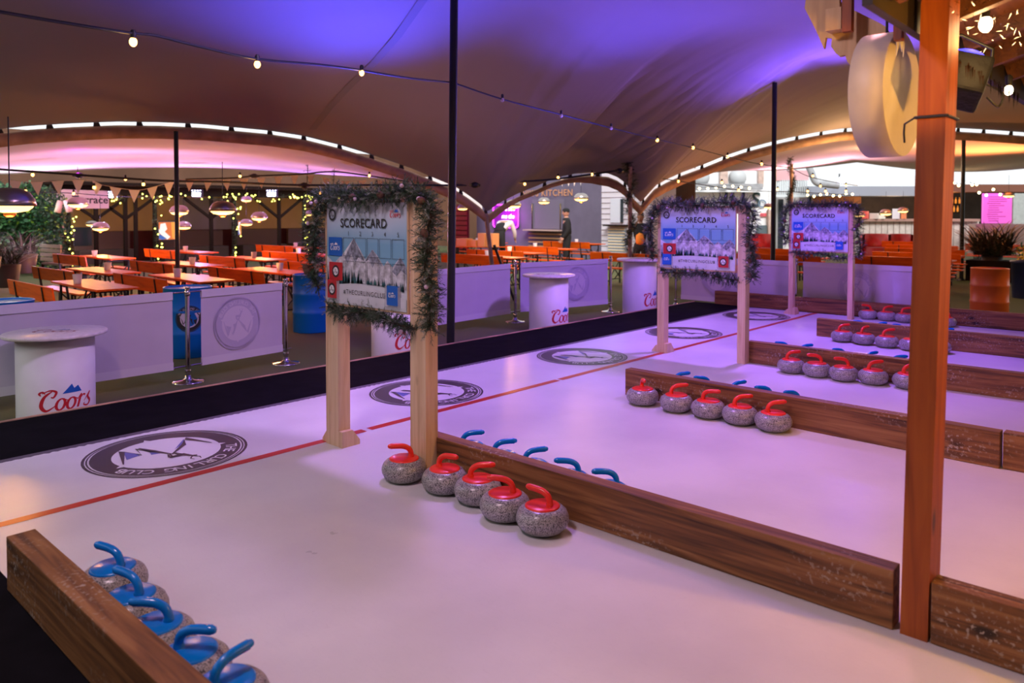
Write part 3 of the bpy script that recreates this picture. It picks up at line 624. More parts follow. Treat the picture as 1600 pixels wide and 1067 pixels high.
# ------------------------------------------------------------------ barriers
def stanchion(x, y, label, h=1.03):
    t = thing('barrier_post', label, 'barrier post', (x, y, ZG), 0, 'chrome posts of the banner barrier')
    mb = MB(); mb.lathe([(.165, 0), (.168, .008), (.15, .016), (.06, .026), (.035, .05), (.03, .075), (.001, .08)], 32); mb.build('base', M['chrome'], t)
    mb = MB(); mb.tube([(0, 0, .03), (0, 0, h-.03)], .0235, 16); mb.lathe([(.03, .10), (.034, .11), (.034, .13), (.03, .14)], 16); mb.build('pole', M['chrome'], t)
    mb = MB(); mb.lathe([(.024, h-.10), (.031, h-.09), (.031, h-.055), (.024, h-.045), (.018, h-.03), (.030, h-.018), (.031, h-.004), (.02, h)], 16); mb.build('cap', M['chrome'], t)
    return t
def banner(p, q, label, logo=None, mirrored=True, h0=.155, h1=.985, group='white banners of the barrier'):
    p, q = Vector((p[0], p[1], ZG)), Vector((q[0], q[1], ZG)); d = q-p; L = d.length; a = math.atan2(d.y, d.x)
    t = thing('barrier_banner', label, 'banner', tuple((p+q)/2), a, group)
    mb = MB(); nx, nz = 24, 8; vs = []
    fz = lambda u: .006*math.sin(u*9)+.004*math.sin(u*23+1)
    for j in range(nz+1):
        for i in range(nx+1): u = i/nx; vs.append((-L/2+L*u, fz(u)*math.sin(j/nz*3.14), h0+(h1-h0)*j/nz))
    mb.add(vs, [(j*(nx+1)+i, j*(nx+1)+i+1, (j+1)*(nx+1)+i+1, (j+1)*(nx+1)+i) for j in range(nz) for i in range(nx)], 0, True)
    for z0, z1 in ((h0, h0+.085), (h1-.085, h1)):
        for yy in (-.012, .012): mb.add([(-L/2, yy, z0), (L/2, yy, z0), (L/2, yy, z1), (-L/2, yy, z1)], [(0, 1, 2, 3)], 1)
    if logo is not None:
        sg = -1 if mirrored else 1
        emblem(mb, lambda x, y, l=0: (logo*L-L/2+x*sg*1, -.0135-.001*l, (h0+h1)/2+y), .30, 2, 3)
    mb.build('fabric', [M['banner'], M['banner_band'], M['banner_print'], M['banner_light']], t)
    for z_ in (h0+.02, h1-.012):
        mb = MB(); mb.tube([(-L/2-.13, 0, z_), (L/2+.13, 0, z_)], .009, 8); mb.build('rail', M['chrome'], t)
    return t
BY = 8.12
sx = {k: G(*p, ZG) for k, p in {'a': (294, 597), 'b': (447, 568), 'c': (805, 503), 'd': (954, 487)}.items()}
stanchion(sx['a'].x, sx['a'].y, 'chrome barrier post in front of the blue drum with the round emblem')
stanchion(sx['b'].x, sx['b'].y, 'chrome barrier post left of the nearest scorecard')
stanchion(sx['c'].x, sx['c'].y, 'chrome barrier post left of the third round keg table')
stanchion(sx['d'].x, sx['d'].y, 'chrome barrier post between the last two keg tables')
stanchion(sx['a'].x-2.55, sx['a'].y-.0, 'chrome barrier post at the left picture edge')
stanchion(7.05, 8.35, 'chrome barrier post behind the nearest scorecard')
banner((sx['a'].x-2.38, sx['a'].y-.0), (sx['a'].x-.16, sx['a'].y), 'plain white banner behind the nearest keg table')
banner((sx['a'].x+.16, sx['a'].y+.02), (sx['b'].x-.05, sx['b'].y), 'white banner with faint emblem, left of the nearest scorecard', .42)
banner((7.2, 8.36), (sx['c'].x-.13, sx['c'].y), 'white banner just right of the tall black pole')
banner((sx['c'].x+.13, sx['c'].y), (sx['d'].x-.1, sx['d'].y), 'white banner with faint emblem behind the third keg table', .62)
# back run behind the rink
bx = 13.15
k1, k2, k3 = onX(1055, 470, 13.1), onX(1242, 470, 13.1), onX(1481, 470, 13.1)
stanchion(bx, k1.y+.02, 'chrome barrier post seen under the middle scorecard')
stanchion(bx, k2.y, 'chrome barrier post seen under the farthest scorecard')
stanchion(bx, k3.y, 'chrome barrier post just right of the big wooden post')
banner((bx, k1.y-.1), (bx, k2.y+.1), 'white back banner between middle and farthest scorecards', .35)
banner((bx, k2.y-.12), (bx, k3.y+.12), 'white back banner with emblem left of the big wooden post', .42)

# ------------------------------------------------------------------ keg tables and drums
def keg_table(x, y, top, label, first=[None]):
    if first[0] is None:
        t = thing('keg_table', label, 'round table', (x, y, ZG), 0, 'round white keg tables along the rink'); first[0] = t; H = .80
        mb = MB(); mb.lathe([(.305, 0), (.307, .01), (.307, H-.03), (.27, H-.028)], 48); mb.build('body', M['white'], t)
        mb = MB(); mb.lathe([(.001, H-.03), (.405, H-.03), (.41, H-.026), (.41, H-.004), (.405, H), (.001, H)], 56)
        mb.build('table_top', M['white_board'], t)
        mb = MB(); ang = math.atan2(-y, -x)  # wraps the rink-facing side
        f = lambda u, v: (.3085*math.cos(R(-90)+u/.307), .3085*math.sin(R(-90)+u/.307), v)
        script_logo(mb, lambda u, v: f(u, v+.20), .118, 0, 1); mb.build('script_wordmark', [M['coors_red'], M['coors_blue']], t)
        mb = MB(); script_logo(mb, lambda u, v: (u*.74+v*.67, -u*.67+v*.74, H+.001), .10, 0, 1); mb.build('top_wordmark', [mat('faded rust lettering', (.42, .16, .10), .4), mat('faded blue', (.25, .3, .45), .4)], t)
        t.scale = (1, 1, (top-ZG)/H); return t
    return dup(first[0], (x, y, ZG), 0, label, None, (1, 1, (top-ZG)/.80))
for px, py, lab in ((88, 524, 'round white keg table at the left edge, nearest the camera'), (620, 452, 'round white keg table seen between the legs of the nearest scorecard'),
                    (859, 432, 'round white keg table right of the tall black pole'), (1001, 407, 'round white keg table just left of the middle scorecard')):
    p = onY(px, py, 7.50); keg_table(p.x, 7.52, p.z+.035, lab)
def drum(x, y, label, m, first={}):
    k = m.name
    if k not in first:
        t = thing('oil_drum', label, 'drum', (x, y, ZG), 0, 'steel drums'); first[k] = t; H = .88; r = .29; pr = [(.001, .012), (r-.02, .012), (r-.004, 0), (r, .01)]
        for z_ in (.30, .585): pr += [(r, z_-.022), (r+.010, z_), (r, z_+.022)]
        pr += [(r, H-.012), (r+.006, H-.006), (r, H), (r-.012, H), (r-.014, H-.02)]
        mb = MB(); mb.lathe(pr, 48); mb.build('shell', m, t)
        mb = MB(); mb.lathe([(r-.014, H-.022), (.001, H-.018)], 40, 0); mb.build('lid', mat('drum lid wood', (.62, .44, .36), .5) if 'orange' in k else m, t)
        return t
    return dup(first[k], (x, y, ZG), .6, label)
d1 = drum(4.42, 9.6, 'blue steel drum with round club emblem behind the barrier post', M['steel'])
drum(2.38, 9.55, 'blue steel drum cut by the left picture edge', M['steel']); drum(6.62, 10.15, 'blue steel drum behind the garland of the nearest scorecard', M['steel'])
drum(15.3, 2.68, 'orange steel drum right of the big wooden post', M['orange_drum'])
mb = MB(); a0 = math.atan2(-9.6, -4.42)
emblem(mb, lambda u, v, l=0: ((.2935+.001*l)*math.cos(a0+.06+u/.29), (.2935+.001*l)*math.sin(a0+.06+u/.29), .50+v), .165, 0, 1)
mb.build('emblem_sticker', [M['black_print'], M['banner_light']], d1)

# ------------------------------------------------------------------ tent
LE = [(-300, 236), (-150, 216), (0, 202), (43, 197), (110, 193), (183, 190), (250, 191), (317, 194), (367, 199), (420, 204), (473, 212), (533, 227), (566, 237), (606, 250), (643, 263), (676, 277), (700, 287), (712, 292), (732, 305), (752, 320), (761, 331),
      (782, 316), (810, 302), (840, 290), (860, 281), (880, 275), (900, 271), (925, 269), (950, 271), (965, 277), (977, 286), (989, 304), (1001, 316), (1022, 291), (1042, 280), (1066, 269), (1099, 257), (1133, 243), (1166, 232), (1199, 223), (1233, 215), (1273, 207), (1313, 201),
      (1370, 197), (1420, 196), (1474, 199), (1546, 203), (1600, 207), (1750, 222), (1900, 245)]
plan = [(-6, 14.6), (0, 13.9), (4, 13.4), (7.2, 12.6), (9.6, 11.9), (11.3, 10.95), (12.6, 11.0), (13.6, 10.4), (14.35, 9.35), (16.0, 8.9), (18.0, 7.7), (20.5, 6.1), (22.5, 4.7), (24, 2.6), (26, -.5), (28, -4)]
def edgey(px):
    for (a, b), (c, d) in zip(LE, LE[1:]):
        if a <= px <= c: return b+(d-b)*(px-a)/(c-a)
    return LE[0][1] if px < LE[0][0] else LE[-1][1]
EP = []
pl = cr(plan, 22)
for X, Y in pl:
    if Vector((X, Y, 0)).dot(Vector((fw.x, fw.y, 0))) < 3: continue
    px = proj((X, Y, 2))[0]
    if -300 < px < 1850: EP.append(Vector((X, Y, zat(X, Y, edgey(px)))))
# main canopy: control heights interpolated from the edge to poles and sides
PK = [(6.73, 7.16, 5.35), (14.6, 5.75, 4.93), (1.5, 1.0, 4.9), (9.5, 0.0, 5.0), (18, -1.5, 4.9)]
pole2 = D(1211, 85, 14.85)
def dedge(X, Y):
    best = 1e9; bz = 3
    for p in EP[::2]:
        d = (p.x-X)**2+(p.y-Y)**2
        if d < best: best = d; bz = p.z
    return math.sqrt(best), bz
def canopy_z(X, Y):
    d, ez = dedge(X, Y)
    z = 4.25
    for a, b, h in PK:
        rr = math.hypot(X-a, Y-b); z += (h-4.25)*math.exp(-(rr/2.1)**1.15)
    z -= .9*max(0, -X-1)/5; z -= 1.3*max(0, -Y-2)/5
    k = min(1, d/5.2); k = 1-(1-k)**1.7
    return ez+(z-ez)*k
mb = MB(); rows = 26; vs = []; ne = len(EP)
C0 = Vector((5, -9, 0))
for j in range(rows+1):
    t = (j/rows)**1.25
    for i, p in enumerate(EP):
        far = Vector((-8+(i/(ne-1))*34, -9, 0)); q = Vector((p.x, p.y, 0)).lerp(far, t)
        vs.append((q.x, q.y, p.z if j == 0 else canopy_z(q.x, q.y)))
mb.add(vs, [(j*ne+i, j*ne+i+1, (j+1)*ne+i+1, (j+1)*ne+i) for j in range(rows) for i in range(ne-1)], 0, True)
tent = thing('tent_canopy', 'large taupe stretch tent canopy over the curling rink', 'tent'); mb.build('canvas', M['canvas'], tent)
# laced hem hanging a slit below the edge
mb = MB(); vs = []
for i, p in enumerate(EP):
    o = Vector((.742, .671, 0))*.04; sag = .22-.11*math.exp(-((proj(p)[0]-850)/75)**4); dp = proj(p)[2]/13; g = .055*dp
    vs += [p+o+Vector((0, 0, -g)), p-o*1.2+Vector((0, 0, -g-sag*.25)), p-o*1.4+Vector((0, 0, -g-sag*.7)), p+o*1.0+Vector((0, 0, -g-sag))]
mb.add(vs, [(4*i+k, 4*i+k+1, 4*i+k+5, 4*i+k+4) for i in range(ne-1) for k in (0, 1, 2)], 0, True)
mb.build('hem', M['hem'], tent)
mb = MB(); acc = 0
for i in range(1, ne-1):
    acc += (EP[i]-EP[i-1]).length
    if acc > .62:
        acc = 0; p = EP[i]; t = (EP[i+1]-EP[i-1]).normalized()*.035; g = .055*proj(p)[2]/13
        mb.add([p-t+Vector((0, 0, .02)), p+t+Vector((0, 0, .02)), p+t*1.6+Vector((.02, .02, -g-.02)), p-t*1.6+Vector((.02, .02, -g-.02))], [(0, 1, 2, 3)])
mb.build('lacing_tabs', M['strap'], tent)
# seam tape under the canopy
mb = MB(); sv = []
for px, py in ((700, -60), (672, -20), (655, 5), (620, 55), (585, 95), (548, 130), (515, 165), (488, 200)):
    d = ray(px, py); lo, hi = 4.0, 16.0
    for _ in range(40):
        m_ = (lo+hi)/2; q = CP+d*m_
        if q.z < canopy_z(q.x, q.y): lo = m_
        else: hi = m_
    q = CP+d*lo; sv += [q+rt*.07+Vector((0, 0, -.03)), q-rt*.07+Vector((0, 0, -.03))]
mb.add(sv, [(2*i, 2*i+1, 2*i+3, 2*i+2) for i in range(len(sv)//2-1)], 0, True); mb.build('seam_tape', M['seam'], tent)

def pole(x, y, ztop, rad, label, lean=(0, 0), m='black_metal', name='tent_pole'):
    t = thing(name, label, 'tent pole', (x, y, ZG)); mb = MB()
    mb.tube([(0, 0, 0), (lean[0], lean[1], ztop-ZG)], rad, 16); mb.build('shaft', M[m], t)
    mb = MB(); mb.lathe([(rad*2.2, 0), (rad*2.2, .012), (rad*1.2, .03), (rad*1.05, .06)], 16); mb.build('foot', M[m], t); return t
P1 = (6.73, 7.16)
pole(*P1, canopy_z(6.78, 7.12)-.02, .052, 'thick black tent pole right of the nearest scorecard', (.05, -.04))
g2 = pole2; pole(g2.x, g2.y, canopy_z(g2.x, g2.y)-.02, .046, 'black tent pole between middle and farthest scorecards')
pb = D(275, 205, 12.6); pole(pb.x, pb.y, pb.z, .036, 'thin black tent pole among the left dining tables')
pw = D(1506, 211, 20.5); pole(pw.x, pw.y, pw.z, .05, 'thin black tent pole right of the big wooden post')
lp = min(EP[:ne], key=lambda p: abs(proj(p)[0]-761)); lp2 = min(EP, key=lambda p: abs(proj(p)[0]-1001))
t = thing('tie_down_post', 'leaning wooden strut holding the low tent corner above the barrier', 'tent post', (lp.x+.14, lp.y-.16, ZG))
mb = MB(); mb.tube([(0, 0, 0), (-.14, .16, lp.z-ZG-.06)], .045, 10); mb.build('timber_strut', mat('grey timber', (.28, .20, .15), .7, var=.3, vscale=10), t)
mb = MB(); mb.tube([(.28, -.26, 0), (-.03, .03, (lp.z-ZG)*.62)], .030, 8); mb.build('steel_brace', M['black_metal'], t)

# dining canopies beyond the laced edge
def canopy2(name, label, xs, far, zmid, m, ef=0.0):
    E = [p for p in EP if xs[0] <= proj(p)[0] <= xs[1]]; n = len(E); vs = []; K = 14
    for j in range(K+1):
        t = j/K
        for i, p in enumerate(E):
            fx, fy, fz = far(i/(n-1)); q = Vector((p.x, p.y, p.z-.20)).lerp(Vector((fx, fy, fz)), t); q.z += zmid*math.sin(math.pi*t)*(math.sin(math.pi*min(max(i/(n-1), .02), .98))**.5)
            if j: q += Vector((.742, .671, 0))*.02
            vs.append(q)
    mb = MB(); mb.add(vs, [(j*n+i, j*n+i+1, (j+1)*n+i+1, (j+1)*n+i) for j in range(K) for i in range(n-1)], 0, True)
    o = mb.build(name, m); return tag(o, label, 'tent')
def far_left(s):
    px = -260+s*1010; p = onY(px, 268+6*math.sin(s*9)+10*max(0, s-.6), 26.0-2*s); return p
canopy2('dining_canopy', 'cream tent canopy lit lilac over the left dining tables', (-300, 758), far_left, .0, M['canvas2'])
def far_right(s):
    px = 1008+s*(1800-1008); y = 252+14*abs(math.sin(s*7.5))+4*s; return D(px, y, 31)
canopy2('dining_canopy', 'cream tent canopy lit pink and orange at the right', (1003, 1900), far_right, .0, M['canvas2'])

# ------------------------------------------------------------------ beer tables and benches
tab0 = thing('beer_table', '', 'table', group='orange beer tables')
mb = MB(); mb.box((0, 0, .757), (.56, 2.0, .028), 0, ID, .004); mb.box((-.2, 0, .735), (.03, 1.7, .03), 0); mb.box((.2, 0, .735), (.03, 1.7, .03), 0); mb.build('table_top', M['orange_wood'], tab0)
def frame(mb, y, wx, h, x0=0):
    for s in (-1, 1): mb.bar((x0+s*wx, y, 0), (x0+s*wx, y, h), .03, .03)
    mb.bar((x0-wx, y, .12), (x0+wx, y, .12), .025); mb.bar((x0-wx, y, h-.02), (x0+wx, y, h-.02), .03)
for s in (-1, 1):
    mb = MB(); frame(mb, s*.72, .22, .735); mb.bar((0, s*.72, .12), (0, s*.25, .70), .02); mb.bar((-.22, s*.72, .15), (.22, s*.72, .6), .018); mb.bar((.22, s*.72, .15), (-.22, s*.72, .6), .018)
    mb.build('leg_frame', M['black_metal'], tab0)
ben0 = thing('backrest_bench', '', 'bench', group='orange benches with backrests')
mb = MB(); mb.box((0, 0, .455), (.27, 2.0, .03), 0, ID, .004); mb.build('seat', M['orange_wood'], ben0)
mb = MB(); mb.box((0, 0, 0), (.024, 2.0, .22), 0, Matrix.Translation((-.20, 0, .74)) @ Matrix.Rotation(R(-8), 4, 'Y'), .004); mb.build('backrest', M['orange_wood'], ben0)
for s in (-1, 1):
    mb = MB(); frame(mb, s*.62, .11, .44); mb.bar((-.13, s*.62, .10), (-.225, s*.62, .84), .02, .035); mb.build('leg_frame', M['black_metal'], ben0)
pln0 = thing('plain_bench', '', 'bench', group='orange benches without backrests')
mb = MB(); mb.box((0, 0, .455), (.25, 2.0, .03), 0, ID, .004); mb.build('seat', M['orange_wood'], pln0)
for s in (-1, 1): mb = MB(); frame(mb, s*.68, .10, .44); mb.build('leg_frame', M['black_metal'], pln0)
pot0 = thing('cutlery_pot', '', 'pot', group='small pots on the tables')
mb = MB(); mb.lathe([(.05, 0), (.065, .14), (.058, .14), (.045, .02), (.001, .02)], 16); mb.build('pot_body', mat('frosted white pot', (.6, .5, .5), .4), pot0)
first = {}
def inst(p0, loc, rz, label):
    if p0.name not in first: first[p0.name] = 1; p0.location = loc; p0.rotation_euler = (0, 0, rz); p0['label'] = label; return p0
    return dup(p0, loc, rz, label)
# (x of the backrest, y centre, where) ; table .80 beyond, far bench 1.4 beyond
where = [((3.30, 11.95), 'nearest the left foreground blue drum'), ((4.82, 12.10), 'behind the emblem drum at the left'), ((6.55, 12.4), 'behind the far end of the emblem banner'),
         ((8.35, 13.0), 'just left of the nearest scorecard garland'), ((10.3, 13.4), 'behind the nearest scorecard'), ((12.5, 12.6), 'just right of the thick black pole'),
         ((14.35, 13.6), 'behind the leaning tie-down strut'), ((16.75, 14.4), 'before the magenta neon sign'), ((20.3, 15.9), 'in front of the kitchen hatch'), ((18.6, 18.9), 'beside the red slatted wall'),
         ((4.42, 14.75), 'second row, in front of the terrace sign pole'), ((6.32, 15.3), 'second row, left of the thin black pole'), ((8.18, 16.1), 'second row, below the wide heater'), ((10.1, 16.7), 'second row, left of the garland'),
         ((6.1, 19.2), 'third row, below the terrace sign'), ((8.6, 20.2), 'third row, before the television'), ((12.0, 20.4), 'third row, in front of the dark booths'),
         ((12.2, 16.8), 'second row, behind the nearest scorecard'), ((15.5, 10.35), 'behind the last keg table'), ((17.3, 7.3), 'behind the middle scorecard garland'), ((20.3, 8.6), 'farther behind the middle scorecard'),
         ((18.3, 4.9), 'nearest behind the farthest scorecard'), ((20.6, 5.2), 'second behind the farthest scorecard'), ((23.0, 5.6), 'third behind the farthest scorecard'), ((25.6, 6.3), 'fourth behind the farthest scorecard'), ((28.0, 4.6), 'far right beside the dark grass plant'), ((28.6, 7.3), 'by the red round booths')]
T_ = .0
for i, ((x, y), wh) in enumerate(where):
    farr = x > 17
    inst(ben0, (x+.20, y, ZG), R(rnd.uniform(-1.5, 1.5)), f'orange bench with backrest {wh}')
    inst(tab0, (x+.86, y+.15, ZG), R(rnd.uniform(-1.5, 1.5)), f'orange beer table {wh}')
    if i not in (3, 18, 19): inst(pln0, (x+1.36, y+.2, ZG), R(rnd.uniform(-1, 1)), f'plain orange bench at the table {wh}')
    if i < 19 and i != 4: inst(pot0, (x+.8+rnd.uniform(-.1, .1), y+rnd.uniform(-.1, .75), ZG+.772), 0, f'small white pot on the beer table {wh}')

# ------------------------------------------------------------------ heaters
h0 = thing('pendant_heater', '', 'heater', group='hanging dome heaters')
mb = MB(); mb.lathe([(.03, .17), (.09, .165), (.16, .13), (.205, .06), (.215, 0), (.205, 0), (.19, .05), (.14, .11), (.02, .14)], 24); mb.build('dome_shade', mat('brushed steel shade', (.42, .36, .34), .3, .9), h0)
mb = MB(); mb.lathe([(.001, -.062), (.06, -.060), (.145, -.045), (.185, -.012), (.190, .006), (.12, .02)], 24); mb.build('glow_ring', emat('glowing heater element', (1.0, .60, .18), 4), h0)
mb = MB(); mb.lathe([(.03, -.10), (.05, -.085), (.055, -.06), (.001, -.05)], 14); mb.build('cap', mat('copper cap', (.35, .12, .05), .4, .7), h0)
mb = MB(); mb.tube([(0, 0, .16), (0, 0, 1.5)], .006, 5); mb.build('rod', M['black_metal'], h0)
HT = [(15, 322, 8.8, 'largest, cut by the left picture edge', 1.25), (122, 320, 16.5, 'below the left end of the terrace sign', 1), (143, 351, 24, 'tiny, inside the left booth', .8), (157, 357, 19.5, 'below the terrace sign', 1),
      (280, 332, 17.5, 'against the thin black tent pole', 1), (287, 355, 22, 'below the one on the thin pole', 1), (348, 330, 13.4, 'wide one, centre of the left dining area', 1.05), (385, 313, 24, 'small, above another heater', .8), (385, 350, 22, 'lower, right of the wide one', .85),
      (405, 341, 19, 'right of the wide one', .95), (485, 335, 25, 'tiny, left of the garland', .8), (802, 322, 20, 'above the neon sign', 1.0), (850, 316, 24, 'in front of the kitchen name', .9), (908, 311, 21.5, 'on the violet wall right of the kitchen name', 1),
      (723, 326, 24, 'beside the thick black pole', .8), (1201, 324, 26, 'beside the second black pole', .8), (1343, 337, 24, 'left of three by the bar', .8), (1384, 334, 24, 'middle of three by the bar', .85), (1411, 330, 25, 'right of three by the bar, at the wooden post', .8), (1576, 306, 24, 'over the pink menu board', .8)]
for i, (x, y, d, wh, s) in enumerate(HT):
    p = D(x, y, d); o = inst(h0, (p.x, p.y, p.z), 0, f'glowing dome heater, {wh}')
    o.scale = (s, s, s)
    for c in o.children:
        if d < 17 and c.name.startswith('rod'): c.scale.z = .55
    if i in (0, 1, 3, 4, 6, 9, 11, 13): light('heater_glow', 'POINT', (p.x, p.y, p.z-.22), (1.0, .42, .09), 45 if i == 0 else 95, None, .12)

# ------------------------------------------------------------------ cables with bulbs
def cable(px, P, Q, label, bulbs, r=.011, off=(), group='festoon cables', thick=None):
    pts = [onseg(x, y, P, Q) for x, y in px]; t = thing('festoon_cable', label, 'string lights', (0, 0, 0), 0, group)
    c = [Vector(q) for q in cr([tuple(p) for p in pts], 5)]; mb = MB(); mb.tube(c, r, 6); mb.build('cable', M['cable'], t)
    for (x, y), on in [(b, True) for b in bulbs]+[(b, False) for b in off]:
        p = onseg(x, y-7, P, Q); s = t if True else None
        mb = MB(); mb.lathe([(.018, -.02), (.020, .02), (.012, .035)], 10, 0, Matrix.Translation(p)); k = mb.build('socket', M['cable'], t)
        mb = MB(); mb.ball(p+Vector((0, 0, -.045)), .026, 0, 12, sz=1.25); b = mb.build('bulb', M['bulb'] if on else M['bulb_off'], k)
        if on and proj(p)[2] < 11: light('bulb_glow', 'POINT', p+Vector((0, 0, -.09)), (1, .6, .25), 1.2, None, .03)
    return t
PA = (1.85, 6.0); VP = (17.7, 7.15)
cable([(-60, 8), (60, 29), (140, 42), (205, 52), (245, 56), (300, 70), (400, 92), (500, 101), (560, 109), (640, 122), (708, 129)], (-.2, 4.4), P1, 'festoon cable across the upper left to the thick black pole', [(208, 62), (402, 99), (565, 114)])
cable([(708, 129), (785, 155), (877, 179), (955, 200), (1027, 218), (1083, 231), (1137, 245), (1190, 257), (1237, 262)], P1, VP, 'festoon cable from the thick black pole to the vine wrapped pole', [(1027, 222), (1083, 234), (1137, 248), (1190, 260)], off=[(785, 158), (877, 183), (955, 203)])
gpP = D(985, 262, 16.3)
cable([(-40, 262), (110, 272), (133, 274), (250, 282), (344, 284), (461, 289), (600, 289), (742, 289), (812, 284), (875, 279), (975, 265)], (3.6, 15.6), (gpP.x, gpP.y), 'long festoon cable above the left dining tables', [(51, 276), (147, 296), (224, 291), (751, 293), (820, 291), (872, 281), (925, 276)], .02)
cable([(985, 263), (1016, 275), (1047, 281), (1100, 289), (1155, 297), (1202, 299), (1244, 300), (1330, 305)], (gpP.x, gpP.y), (22, 7), 'festoon cable right of the garland pole', [(1016, 278), (1060, 287), (1128, 289), (1154, 301), (1215, 300), (1262, 303), (1290, 303), (1322, 303)], .010)
cable([(1237, 262), (1262, 275), (1300, 284), (1340, 290)], (18.5, 7.6), (24, 7), 'short festoon cable right of the vine pole', [(1270, 279), (1282, 295), (1322, 294)], .010)
cable([(290, 280), (367, 278), (397, 275), (470, 272), (520, 268), (565, 273), (640, 284), (700, 292)], (7.2, 14.6), (12.2, 12.0), 'festoon cable sloping behind the nearest scorecard', [(196, 283), (375, 279), (577, 278), (460, 311), (500, 305)], .016)
cable([(-20, 300), (94, 301), (172, 306), (260, 309)], (4.5, 17.5), (9, 17), 'low festoon cable below the bunting at the left', [(22, 295), (115, 306), (40, 302)], .010)
for k_, (x, y, d) in enumerate(((124, 274, 15), (397, 275, 17.0), (475, 289.5, 15.5), (742, 289, 14.6), (968, 267, 15.4))):
    p = D(x, y, d); mb = MB(); mb.ball((0, 0, 0), .085, 0, 10, sz=.7); mb.tube([(-.12, 0, 0), (.12, 0, 0)], .03, 8)
    tag(mb.build('cable_junction', M['cable'], None, tuple(p)), ('round black cable junction below the magenta lit canopy', 'round black cable junction at the lilac hot spot', 'round black cable junction left of the garland', 'round black cable plug right of the thick pole', 'round black cable plug left of the garland pole')[k_], 'cable junction')
qm = D(118, 271, 15); light('magenta_spot', 'POINT', tuple(qm+Vector((0, 0, .14))), (.75, .03, 1.0), 7, None, .05)
# bunting
def bunting(px, P, Q, n, label):
    t = thing('bunting', label, 'bunting'); pts = [Vector(q) for q in cr([tuple(onseg(x, y, P, Q)) for x, y in px], 6)]
    mb = MB(); mb.tube(pts, .004, 4); mb.build('cord', M['white_cloth'], t)
    L = [0]
    for a, b in zip(pts, pts[1:]): L.append(L[-1]+(b-a).length)
    def at(s):
        for i in range(len(pts)-1):
            if L[i+1] >= s: return pts[i].lerp(pts[i+1], (s-L[i])/max(1e-6, L[i+1]-L[i]))
        return pts[-1]
    for i in range(n):
        s = L[-1]*(i+.3)/n; a = at(s); b = at(s+.19); c = (a+b)/2+Vector((rnd.uniform(-.03, .03), rnd.uniform(-.03, .03), -.24)); e = Vector((.003, .003, 0))
        mb = MB(); mb.add([a, b, c, a+e, b+e, c+e], [(0, 1, 2), (5, 4, 3), (0, 3, 4, 1), (1, 4, 5, 2), (2, 5, 3, 0)]); mb.build('pennant', M['white_cloth'], t)
bunting([(2, 281), (60, 284), (140, 281), (155, 288), (210, 297), (240, 292), (275, 282)], (4.3, 14.8), (6.6, 14.4), 9, 'white triangle bunting beneath the terrace sign cable')
bunting([(280, 281), (350, 281), (420, 277), (480, 273), (520, 281)], (7.6, 15.6), (11.2, 14.6), 9, 'white triangle bunting right of the thin pole')
bunting([(525, 284), (580, 282), (620, 284), (660, 287)], (11.2, 14.6), (12.4, 13.4), 5, 'white triangle bunting behind the nearest scorecard')
bunting([(872, 278), (890, 279), (912, 278)], (17, 14), (18.2, 14), 4, 'short white bunting over the kitchen front')
bunting([(1385, -12), (1402, -6), (1422, 2)], (3.4, 1.1), (3.75, .9), 3, 'bunting scraps hanging by the hanging round sign')

# garland and vine poles
def vine_pole(base, ztop, label, name, leafm, rad, seed, dens=70, lean=(0, 0)):
    r = random.Random(seed); t = thing(name, label, 'pole', (base.x, base.y, ZG)); H = ztop-ZG
    mb = MB(); mb.tube([(0, 0, 0), (lean[0], lean[1], H)], .045, 10); mb.build('trunk', mat('pale birch trunk', (.45, .30, .22), .8, var=.4, vscale=8), t)
    path = [(lean[0]*k/20+.07*math.cos(k*1.1), lean[1]*k/20+.07*math.sin(k*1.1), .15+H*k/20) for k in range(21)]
    mb = garland_mesh(path, rad, dens*3.2, None, 16, .055, .12, r); mb.build('foliage_wrap', leafm, t); return t
vine_pole(D(985, 262, 16.3), gpP.z+.02, 'pole wrapped in shaggy garland, beside the man in orange', 'garland_pole', NM, .14, 11)
vp3 = D(1237, 256, 19.3); vine_pole(vp3, vp3.z, 'thin vine-wrapped birch pole left of the farthest scorecard', 'vine_pole', [M['leaf'][2], M['bark'], M['cone'], M['leaf'][0], M['bark']], .09, 12, 60)

# flood lights
for i, (x, y, lab) in enumerate(((83+95, 304, 'bright white floodlight above the terrace sign'), (308, 302, 'bright white floodlight right of the thin pole'), (425, 302, 'bright white floodlight at the third garland post'))):
    p = D(x, y, 22.5); t = thing('flood_light', lab, 'floodlight', tuple(p), R(222), 'floodlights on the booth front')
    mb = MB(); mb.box((0, 0, 0), (.10, .32, .24), 0, ID, .01); mb.build('housing', M['black_metal'], t)
    mb = MB(); mb.box((.055, 0, -.03), (.02, .24, .11)); mb.build('lens', emat('cold white lens', (.72, .78, 1.0), 26), t)
    mb = MB()
    for k in range(4): mb.box((.06, -.12+.08*k, .08), (.02, .03, .02))
    mb.build('led_strip', emat('cold led', (.6, .65, 1.0), 12), t)
    light('flood_beam', 'SPOT', tuple(p+Vector((-.1, -.1, 0))), (.62, .62, 1.0), 25, tuple(p+Vector((-3, -4, -1.6))), .1, 110, .8)

# ------------------------------------------------------------------ tent walls closing off stray daylight; left and near ones added out of view
M['sidewall'] = mat('brown canvas side wall', (.15, .07, .04), .9, var=.2, vscale=.8)
for nm, a, b, zt_ in (('wall_blocker_left', (-9, -10), (-9, 32), 5.5), ('wall_far', (-9, 31), (27.5, 31), 4.7), ('wall_blocker_near', (-9, -10), (26, -10), 5.5), ('wall_side', (27.5, 15), (27.5, 31), 4.4)):
    mb = MB(); mb.bar((a[0], a[1], zt_/2-.1), (b[0], b[1], zt_/2-.1), .08, zt_); tag(mb.build(nm, M['sidewall']), kind='structure')
